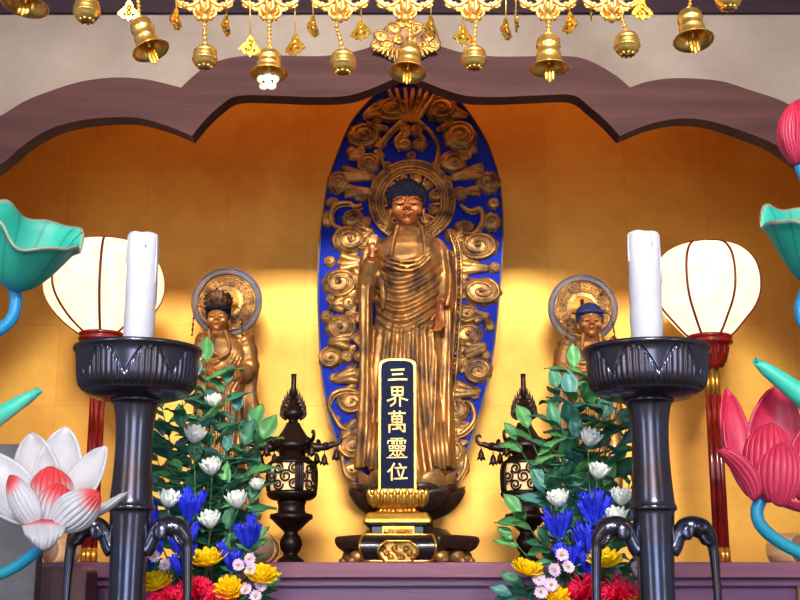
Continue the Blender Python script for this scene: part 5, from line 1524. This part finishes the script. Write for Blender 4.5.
# white lotus
root = thing('carved_lotus_flower', 'painted white lotus flower with red tipped petals on blue-green stem at lower left', 'lotus', Lp(40, 550))
B = Lp(46, 528, 0)
def redtip(f0, f1, stripes=0, inner_only=None):
    def r(u, v, s_):
        t = sstep(f0, f1, v + .08 * math.cos((u - .5) * 6) - .04)
        return mixc(WHT, RED, t)
    return r
def plain(u, v, s_): return WHT
def wpet(b, tip, inner, w_, curl, cup, ramp, name='petal', ridges=0, shape=(.5, .62), nv=16, nu=15, th=.0045):
    if ridges: nu = ridges * 6 + 1; nv = 22
    mb = MB(); petal(mb, b, tip, inner, w_ * sL, curl=curl, cup=cup, th=th, nu=nu, nv=nv, shape=shape, ramp=ramp, ridges=ridges, rdepth=.045)
    mb.build(name, M['lotus_w'], root)
wpet(Lp(44,520,.05), Lp(31,433,.06), (0,-1,.1), 58, .7, 1.0, plain)
wpet(Lp(52,520,.06), Lp(66,427,.07), (0,-1,.1), 60, .6, 1.0, plain)
wpet(Lp(60,520,.03), Lp(106,447,.03), (-.5,-1,.2), 52, .7, 1.0, plain)
wpet(Lp(62,525,.01), Lp(127,492,.0), (-.5,-.4,1), 30, .9, 1.0, plain)
wpet(Lp(40,520,.03), Lp(-18,452,.03), (.5,-1,.2), 52, .7, 1.0, plain)
wpet(Lp(34,527,0), Lp(-16,500,-.01), (.5,-.4,1), 34, .9, 1.0, redtip(.75, .95))
wpet(Lp(36,528,-.045), Lp(10,476,-.05), (.4,1,.4), 42, 1.1, 1.2, redtip(.62, .88), ridges=9)
wpet(Lp(56,530,-.045), Lp(99,492,-.05), (-.4,1,.4), 52, 1.1, 1.2, redtip(.58, .86), ridges=9)
# inner bud of two overlapping petals
wpet(Lp(48,530,-.01), Lp(50,467,-.012), (0,1,.1), 62, 1.2, 1.3, redtip(.42, .8), name='bud_petal', ridges=9, shape=(.45,.35))
wpet(Lp(46,532,-.028), Lp(60,484,-.03), (-.1,1,.2), 56, 1.2, 1.3, redtip(.42, .9), name='bud_petal', ridges=9, shape=(.45,.38))
mb = MB(); mb.ell(Lp(48,505,.01), (.030,.028,.045)); mb.c = [mixc(WHT, RED, sstep(.35, .6, (p.z - Lp(48,530).z) / .09)) for p in mb.v]; mb.usecol = True; mb.build('bud_core', M['lotus_w'], root)
# front petal curling down over itself
def fpet(u, v):
    x = 22 + 44 * u; a = (u - .5) * 2
    t = v
    y = 524 + 2 * a * a + 26 * t * (1 - .55 * a * a); d = -.045 - .035 * math.sin(t * PI * .75) - .008 * math.cos(a * 1.5) + .0012 * math.cos(a * 24)
    x = 44 + (x - 44) * (1 - .35 * t * t)
    return Lp(x, y - 4 * math.cos(a * 1.5) * (1 - t), d)
mb = MB(); mb.sheet(fpet, 41, 12, .004, lambda u, v, s_: mixc(RED, WHT, sstep(.06, .26, v + .1 * abs(u - .5))))
mb.build('front_petal', M['lotus_w'], root)
def stem_col(c0, c1): return lambda t: mixc(c0, c1, t)
def pstem(pts, r, c0, c1, root):
    q = cr(pts, 8); mb = MB(); mb.tube(q, r, 14, col=stem_col(c0, c1)); mb.build('stem', M['teal'], root)
pstem([Lp(43,540,-.01), Lp(34,553,-.01), Lp(20,564,0), Lp(0,574,0), Lp(-50,590,0), neck(0) + Vector((.01, 0, .12)), neck(0) + Vector((.0, 0, -.1))], .0105, BLU, TEA, root)

# pink lotus
root = thing('carved_lotus_flower', 'painted deep pink lotus flower with striped closed inner petals on blue stem at lower right', 'lotus', Lp(775, 510))
def pk(u, v, s_): return mixc(PNK, PNL, sstep(.0, .5, 1 - v) * .8)
def pk2(u, v, s_): return mixc(PNL, PNK, sstep(.2, .9, v) * .6)
wpet(Lp(752,498,.03), Lp(726,389,.05), (.4,-1,.1), 48, .8, 1.1, pk)
wpet(Lp(768,492,.06), Lp(779,385,.07), (0,-1,.1), 66, .6, .9, pk)
wpet(Lp(788,498,.03), Lp(832,402,.04), (-.5,-1,.2), 46, .7, 1.0, pk)
wpet(Lp(754,500,-.02), Lp(718,450,-.03), (.5,.3,1), 38, -.7, 1.1, pk2, ridges=7)
wpet(Lp(748,496,.0), Lp(724,418,.01), (.8,-.6,.1), 24, .8, 1.0, pk2)
wpet(Lp(774,500,-.02), Lp(824,512,-.03), (-.1,.2,1), 26, .7, 1.0, pk2)
wpet(Lp(768,502,-.012), Lp(772,424,-.015), (0,1,.1), 68, 1.2, 1.35, pk2, name='bud_petal', ridges=10, shape=(.45,.33))
wpet(Lp(780,506,-.035), Lp(784,444,-.04), (-.1,1,.2), 66, 1.3, 1.35, pk2, name='bud_petal', ridges=10, shape=(.42,.36))
wpet(Lp(800,500,-.01), Lp(812,430,-.01), (-.4,1,.2), 44, 1.2, 1.3, pk2, name='bud_petal', ridges=9, shape=(.45,.36))
mb = MB(); mb.ell(Lp(774,470,.01), (.034,.032,.05)); mb.c = [PNK] * len(mb.v); mb.usecol = True; mb.build('bud_core', M['lotus_w'], root)
pstem([Lp(762,498,0), Lp(757,510,0), Lp(760,524,0), Lp(774,538,0), Lp(800,553,0), Lp(850,578,0), neck(1) + Vector((-.01, 0, .1)), neck(1) + Vector((0, 0, -.1))], .0115, BLU, TEA, root)

# pink bud, upper right
root = thing('carved_lotus_bud', 'painted pink closed lotus bud at the upper right edge', 'lotus', Lp(800, 165))
for k in range(6):
    a = 2 * PI * k / 6 - PI / 2
    o_ = Vector((math.cos(a), math.sin(a), 0)); c = Lp(799, 165)
    mb = MB(); petal(mb, c + o_ * .004, Lp(799, 100) + o_ * .002 + Vector((0, 0, -.003 * (k % 2))), -o_, 26 * sL, curl=2.0, cup=1.2, th=.003, nu=43, nv=18, shape=(.4, .35), ridges=7, rdepth=.045, ramp=lambda u, v, s_: mixc(PNL, PNK, sstep(.1, .8, v) * .7))
    mb.build('petal', M['lotus_w'], root)
mb = MB(); mb.ell(Lp(799,136), (.030,.030,.052)); mb.c = [PNK] * len(mb.v); mb.usecol = True; mb.build('bud_core', M['lotus_w'], root)
pstem([Lp(799,166), Lp(804,180), Lp(830,240,.02), Lp(850,350,.05), Lp(850,480,.05), neck(1) + Vector((.02, .02, .15)), neck(1) + Vector((.02, .02, -.1))], .009, BLU, TEA, root)

# curled lotus leaves
def curled_leaf(root, base, axis, R, Hh, wav, edge_tube=True, ph=0.0, tiltv=None):
    ax = Vector(axis).normalized(); a, b = basis(ax)
    base = Vector(base)
    def f(u, v):
        t = 2 * PI * u
        w_ = v
        r = R * (.06 + .94 * (w_ ** .62)) * (1 + .06 * math.sin(3 * t + ph) * w_)
        z = Hh * (w_ ** 1.25) + wav * math.sin(4 * t + ph) * w_ ** 3 + .5 * wav * math.sin(7 * t + 1 + ph) * w_ ** 4
        if w_ > .9: r *= 1 + .18 * (w_ - .9) * 5 
        return base + (a * math.cos(t) + b * math.sin(t)) * r + ax * z
    def colr(u, v, s_):
        c = mixc(TEA, TEL, .35 + .35 * math.sin(u * 19 + ph) * v)
        if abs((u * 11) % 1 - .5) < .05: c = mixc(c, (.0, .16, .14), .55)
        c = mixc(mixc(BLU, TEA, .35), c, sstep(.08, .42, v))
        if v > .965: c = (.42, .36, .26)
        return c
    mb = MB(); mb.sheet(f, 97, 26, .004, colr); mb.build('leaf_blade', M['teal'], root)
root = thing('carved_lotus_leaf', 'painted teal curled lotus leaf with beige edge on blue stem at left edge', 'lotus leaf', Lp(14, 286))
curled_leaf(root, Lp(13, 288), (.46, -.52, 1), 50 * sL, 68 * sL, .011, ph=.6)
pstem([Lp(13,286), Lp(16,300), Lp(12,318), Lp(-4,332), Lp(-40,348,.02), Lp(-70,420,.03), Lp(-80,520,.03), neck(0) + Vector((-.02, .02, .15)), neck(0) + Vector((-.02, .02, -.1))], .0115, BLU, BLU, root)
root = thing('carved_lotus_leaf', 'painted teal curled lotus leaf with pointed lip at right edge', 'lotus leaf', Lp(812, 286))
curled_leaf(root, Lp(812, 282), (-.2, -.55, 1), 40 * sL, 74 * sL, .012, ph=2.2)
pstem([Lp(812,280), Lp(803,296), Lp(801,318), Lp(820,350), Lp(846,420,.02), Lp(850,500,.02), neck(1) + Vector((.0, .02, .15)), neck(1) + Vector((.0, .02, -.1))], .011, BLU, BLU, root)
def rolled(root, p0, p1, r0, r1, tip_r):
    """young leaf rolled into a tapering tube with a spiral lip"""
    p0, p1 = Vector(p0), Vector(p1); ax = (p1 - p0).normalized(); a, b = basis(ax); L = (p1 - p0).length
    def f(u, v):
        t = u * 2 * PI * 1.55; r = lerp(r0, r1, v) * (.62 + .38 * u) * (1 - .35 * sstep(.8, 1, v) )
        return p0 + ax * (L * v + .05 * L * math.sin(t * .5) * v) + (a * math.cos(t) + b * math.sin(t)) * r
    mb = MB(); mb.sheet(f, 60, 16, .003, lambda u, v, s_: (mixc(TEA, TEL, .2 + .8 * u) if u < .965 else (.30, .40, .26))); mb.build('leaf_roll', M['teal'], root)
root = thing('carved_rolled_leaf', 'painted green rolled young lotus leaf pointing up right at left edge', 'lotus leaf', Lp(-30, 436))
rolled(root, Lp(-24, 432), Lp(38, 391), 13 * sL, 5.5 * sL, 2)
pstem([Lp(-22,431), Lp(-40,448), Lp(-56,490), Lp(-60,560), neck(0) + Vector((.02, -.02, .15)), neck(0) + Vector((.02, -.02, -.1))], .010, TEA, TEA, root)
root = thing('carved_rolled_leaf', 'painted teal rolled young lotus leaf pointing up left at right edge', 'lotus leaf', Lp(820, 412))
rolled(root, Lp(816, 408), Lp(757, 362), 14 * sL, 6 * sL, 2)
pstem([Lp(814,406), Lp(832,430), Lp(846,480,.02), Lp(850,540,.02), neck(1) + Vector((.02, -.02, .15)), neck(1) + Vector((.02, -.02, -.1))], .010, BLU, TEA, root)

# ------------------------------------------------------------------ carved gilt crest on the arch
M['brass_soft'] = M['gilt']
YK = YA + .001
c0 = P(405, 41, YK); root = thing('carved_crest', 'carved gilt cloud-scroll crest fixed at the peak of the arch', 'ornament', c0)
def K(px, py, d=0): p = P(px, py, YK); return Vector((p.x, p.y - d, p.z))
mb = MB(); ol = [(372,44),(374,37),(382,33),(386,27),(394,22),(405,19),(416,22),(425,27),(429,33),(438,36),(441,44),(440,50),(433,53),(424,59),(413,65),(405,70),(397,65),(386,59),(378,53),(371,50)]
mb.prism([(K(x, y).x, K(x, y).z) for x, y in ol], YK - .008, YK, .002); mb.build('backing', M['toro_gilt'], root)
for sg in (-1, 1):
    for (x, y, rx, ry) in [(11,29,8,7),(24,36,8,7),(17,45,7,6),(29,46,6,5),(7,40,6,6),(3,24,5,5)]:
        mb = MB(); cloud(mb, 405 + sg * x, y, rx, ry, sg, rot=sg * .4, turns=1.6, Y=YK - .006, H=.007)
        mb.build('scroll', M['brass_soft'], root)
    for k in range(7):
        mb = MB(); vine(mb, [(405 + sg * (3 + 3 * k), 49), (405 + sg * (4 + 4.2 * k), 55 - k * .6), (405 + sg * (3 + 4.9 * k), 64 - k * 1.9)], 1.9, Y=YK - .008, H=.012); mb.build('leaf_spray', M['brass_soft'], root)

# ------------------------------------------------------------------ gilt hanging canopy with bells
RC = Vector((-.015, 1.56, 2.62)); RR = 1.04
can = thing('hanging_canopy', 'gilt openwork canopy of scroll arms along the top edge carrying the bells', 'canopy', RC)
mb = MB()
mb.tube([RC + Vector((RR * math.cos(2*PI*i/96), RR * math.sin(2*PI*i/96), .02)) for i in range(97)], .016, 10, cap=False)
mb.tube([RC + Vector((RR * math.cos(2*PI*i/96), RR * math.sin(2*PI*i/96), .07)) for i in range(97)], .010, 10, cap=False)
mb.build('ring', M['brass'], can)
for k in range(3):
    a = 2 * PI * k / 3 + PI / 2
    mb = MB(); mb.tube([RC + Vector((RR * math.cos(a), RR * math.sin(a), .02)), RC + Vector((0, 0, .75)), RC + Vector((0, 0, CEIL - RC.z))], .007, 8); mb.build('chain', M['brass'], can)
def yring(px):
    """depth on the ring's far arc seen at column px near the frame top"""
    u = px - 400; Y = 2.5
    for _ in range(30):
        x = u * Y / 1165.0; Y = RC.y + math.sqrt(max(.01, RR * RR - (x - RC.x) ** 2))
    return Y
def twisted(mb, a, b, r=.0028, bead=.0052):
    a, b = Vector(a), Vector(b); L = (b - a).length; n = max(3, int(L / .0095))
    mb.tube([a, b], r * .8, 6)
    for i in range(n): mb.ell(lerp(a, b, (i + .5) / n), (bead, bead, bead * .8), nu=8, nv=6)
def scroll_arm(px, flip):
    """S-scroll bracket with leaf hanging from the ring toward px"""
    Y = yring(px); s = S(10, Y)
    def A(x, y, d=0): p = P(px + x, y, Y); return Vector((p.x, p.y + d, p.z))
    mb = MB(); f = flip
    mb.tube(cr([A(0, -22), A(f*2, -8), A(f*9, 3), A(f*19, 6), A(f*27, 1), A(f*28, -7), A(f*22, -9), A(f*19, -4)], 6), [.0065 - .003 * i / 42 for i in range(43)], 8)
    mb.tube(cr([A(0, -10), A(-f*3, 4), A(-f*1, 14), A(f*6, 18), A(f*11, 13), A(f*8, 8)], 6), [.0055 - .003 * i / 30 for i in range(31)], 8)
    mb.tube(cr([A(f*9, 3), A(f*13, -5), A(f*10, -12), A(f*4, -9)], 6), .0035, 7)
    for (x, y) in ((f*28, -8), (f*6, 19), (f*13, -4), (0, 0), (f*20, 7)): mb.ell(A(x, y, -.004), .0065, nu=10, nv=8)
    for k in range(4): petal(mb, A(f*(4 + 5*k), 4), A(f*(10 + 6*k), 14 - 3*k), (0, -1, 0), 9 * s, curl=.8, cup=.8, th=.002, nu=6, nv=7)
    mb.build('scroll_arm', M['brass'], can)
for px in (205, 270, 340, 405, 473, 548, 612):
    scroll_arm(px, 1); scroll_arm(px, -1)
    Y = yring(px); 
    def A(x, y, d=0, px=px, Y=Y): p = P(px + x, y, Y); return Vector((p.x, p.y + d, p.z))
    mb = MB()
    for k in range(7):
        a = 2 * PI * k / 7
        petal(mb, A(0, 18), A(11 * math.cos(a), 10 + 3.5 * math.sin(a), .02 * math.sin(a)), (0, -.3, 1), 10 * S(10, Y), curl=.9, cup=.8, th=.002, nu=6, nv=8)
    mb.ell(A(0, 17), (.010, .010, .014)); mb.tube([A(0, 16), A(0, -24)], .005, 8)
    mb.build('blossom_boss', M['brass'], can)
def bell_flared(px, py, tilt, label, top, w=19.5, hang_y=0, star=False):
    """py: rim pixel row; top: pixel row of the crown"""
    Y = yring(px); s = S(py, Y); c = P(px, py, Y); tp = P(px, top, Y)
    h = (tp.z - c.z); r = w * s
    root = thing('hanging_bell', label, 'bell', (c.x, c.y, c.z))
    mb = MB()
    prof = [(.002, h), (r*.22, h*1.0), (r*.5, h*.96), (r*.58, h*.88), (r*.56, h*.8), (r*.62, h*.77), (r*.62, h*.68), (r*.57, h*.65), (r*.57, h*.5), (r*.63, h*.47), (r*.63, h*.38), (r*.6, h*.34), (r*.66, h*.2), (r*.8, h*.07), (r, 0), (r*.98, -h*.02), (r*.78, h*.04), (r*.58, h*.18), (r*.5, h*.45), (r*.4, h*.8), (.002, h*.85)]
    mb.lathe(prof, (0, 0, 0), 48, cap=False)
    R = Euler((tilt[1], tilt[0], 0)).to_matrix()
    mb.v = [c + R @ (p - Vector((0, 0, h))) + Vector((0, 0, h)) for p in mb.v]; mb.build('bell_body', M['brass'], root)
    top_p = c + Vector((0, 0, h))
    a = P(px, hang_y, Y); mb = MB(); twisted(mb, a, top_p); mb.tube([a + Vector((0, 0, -.002)), Vector((RC.x + RR * math.cos(math.atan2(a.y - RC.y, a.x - RC.x)), RC.y + RR * math.sin(math.atan2(a.y - RC.y, a.x - RC.x)), RC.z))], .002, 6)
    lp = [top_p + Vector((.007 * math.cos(t), 0, .004 + .007 * math.sin(t))) for t in [2 * PI * i / 16 for i in range(17)]]; mb.tube(lp, .0018, 6, cap=False)
    mb.build('twisted_cord', M['cord'], root)
    mb = MB(); n0 = 0
    mb.tube([Vector((0, 0, -h * .3)), Vector((0, 0, -h * 1.02))], .003, 8)
    if star:
        for k in range(5):
            t = PI / 2 + 2 * PI * k / 5
            mb.ell(Vector((r * .34 * math.cos(t), -.008, -h * 1.4 + r * .34 * math.sin(t))), (r * .26, .004, r * .26), nu=14, nv=8)
        mb.ell(Vector((0, -.008, -h * 1.4)), (r * .36, .004, r * .36), nu=14, nv=8)
    else:
        for k in range(3): mb.ell(Vector(((k - 1) * r * .16, -.002, -h * (1.12 + .07 * (k == 1)))), (r * .13, r * .1, h * .3), nu=10, nv=8)
    mb.v = [top_p + R @ p for p in mb.v]; mb.build('clapper', M['brass_pale'] if star else M['brass_light'], root)
    if star:
        mb = MB()
        for sg in (-1, 1): mb.ell(top_p + R @ Vector((sg * r * .22, -.012, -h * 1.4 - r * .06)), (r * .075, .002, r * .085), nu=10, nv=6)
        mb.build('clapper_hole', M['dark_line'], root)
    return root
def bell_round(px, py, label, r_px=13, hang=(0, 0), hang_y=0):
    Y = yring(px); s = S(py, Y); c = P(px, py, Y); r = r_px * s
    root = thing('hanging_round_bell', label, 'bell', (c.x, c.y, c.z))
    prof = [(.002, r*.92), (r*.3, r*.95), (r*.62, r*.86), (r*.84, r*.62), (r*.9, r*.5), (r*.86, r*.46), (r*.96, r*.3), (r*1.0, r*.05), (r*1.0, -r*.12), (r*1.03, -r*.16), (r*1.03, -r*.26), (r*.97, -r*.3), (r*.9, -r*.52), (r*.7, -r*.76), (r*.4, -r*.92), (.002, -r*.98)]
    mb = MB(); mb.lathe(prof, c, 40); mb.build('bell_body', M['brass'], root)
    mb = MB(); mb.tube([c + Vector((0, 0, -r)) + Vector((r * .95 * math.sin(t) , 0, r - r * .97 * math.cos(t))) for t in [-1.1 + 2.2 * i / 12 for i in range(13)]], r * .09, 6)
    mb.build('slit', M['dark_line'], root)
    mb = MB()
    for k in range(8):
        t = 2 * PI * k / 8; o_ = Vector((math.cos(t), math.sin(t), 0)); mb.ell(c + o_ * r * .5 + Vector((0, 0, -r * .86)), (r * .16, r * .16, r * .12), nu=8, nv=6)
    mb.build('petal_foot', M['brass'], root)
    a = P(px + hang[0], hang_y, Y); mb = MB(); twisted(mb, a, c + Vector((0, 0, r * .95))); t = math.atan2(a.y - RC.y, a.x - RC.x)
    mb.tube([a, Vector((RC.x + RR * math.cos(t), RC.y + RR * math.sin(t), RC.z))], .002, 6); mb.build('twisted_cord', M['cord'], root)
    return root
bell_flared(29, 7, (0.12, -.1), 'flared brass bell cut off by the top edge at far left', -18, 24, -40)
bell_flared(138, 55, (-.38, -.12), 'flared brass bell swung sideways, left of the left round bell', 21, 19, 0)
bell_flared(269, 75, (0.0, -.1), 'flared brass bell with a pale blossom clapper having two holes', 52, 19.5, 20, star=True)
bell_flared(410, 76, (.08, -.22), 'flared brass bell at centre in front of the carved crest', 47, 19, 20)
bell_flared(549, 69, (.0, -.05), 'flared brass bell over the right part of the arch next to the centre', 37, 20, 12)
bell_flared(691, 44, (-.03, -.2), 'flared brass bell at right against the plaster wall', 12, 20.5, -8)
bell_round(87, 10, 'round brass bell near the top left corner', 13.5, (0, 0), -16)
bell_round(205, 57, 'round brass bell above the left cusp of the arch', 12.5, (-1, 0), 18)
bell_round(343, 62, 'round brass bell left of the carved crest', 13, (-7, 0), 24)
bell_round(474, 58, 'round brass bell right of the carved crest', 12.5, (2, 0), 20)
bell_round(627, 44, 'round brass bell above the right cusp of the arch', 13, (-9, 0), 6)
bell_round(728, -2, 'round brass bell cut off by the top edge at right', 13, (0, 0), -22)
def pendant(px, py, label, edge=0.0, h=13, group=None):
    Y = yring(px); s = S(py, Y); c = P(px, py, Y)
    root = thing('leaf_pendant', label, 'pendant', (c.x, c.y, c.z), group)
    R = Matrix.Rotation(edge, 3, 'Z')
    pts = [(0, 11), (3, 8), (4.5, 3), (9.5, -2), (11, -6), (7.5, -7.5), (5.5, -10.5), (2.5, -9.5), (0, -12.5), (-2.5, -9.5), (-5.5, -10.5), (-7.5, -7.5), (-11, -6), (-9.5, -2), (-4.5, 3), (-3, 8)]
    mb = MB(); k_ = s * h / 13.0 * 1.05
    mb.prism([(x * k_, z * k_) for x, z in pts], -.002, .002, .0008)
    for (x, z) in ((0, 2), (0, -3)): mb.ell((x * k_, -.003, z * k_), (2.4 * k_, .003, 3 * k_), nu=10, nv=6)
    mb.v = [c + R @ p for p in mb.v]; mb.build('plate', M['brass_light'], root)
    mb = MB()
    for sg in (-1, 1): mb.ell(c + R @ Vector((sg * 4 * k_, -.003, -5 * k_)), (1.3 * k_, .0015, 1.3 * k_), nu=8, nv=6)
    mb.build('piercing', M['dark_line'], root)
    mb = MB(); top = c + Vector((0, 0, 11 * k_)); t = math.atan2(top.y - RC.y, top.x - RC.x)
    mb.tube([top, P(px, min(py - 22, 0), Y), Vector((RC.x + RR * math.cos(t), RC.y + RR * math.sin(t), RC.z))], .0016, 6); mb.build('wire', M['cord'], root)
for (px, py, e, lab) in [(129,10,.2,'leaf-shaped gilt pendant between the round and swung bells at upper left'),(176,18,1.2,'leaf-shaped gilt pendant turned edge-on right of the swung bell'),(226,24,1.35,'leaf-shaped gilt pendant edge-on right of the left round bell'),
        (250,45,.3,'leaf-shaped gilt pendant left of the blossom-clapper bell cord'),(295,44,-.5,'leaf-shaped gilt pendant right of the blossom-clapper bell cord'),(313,25,1.1,'leaf-shaped gilt pendant edge-on left of the round bell beside the crest'),
        (361,29,-.4,'leaf-shaped gilt pendant between the round bell and the crest'),(431,26,.9,'leaf-shaped gilt pendant in front of the crest right of the centre bell'),(463,34,.4,'leaf-shaped gilt pendant left of the round bell right of the crest'),
        (506,28,1.0,'leaf-shaped gilt pendant between the right-hand round and flared bells'),(516,20,1.4,'thin gilt pendant edge-on at left of the right flared bell'),(570,22,-1.0,'leaf-shaped gilt pendant turned right of the right flared bell'),
        (591,8,1.4,'thin gilt pendant edge-on left of the rightmost low round bell'),(642,9,.1,'leaf-shaped gilt pendant right of the round bell over the right cusp')]:
    pendant(px, py, lab, e)
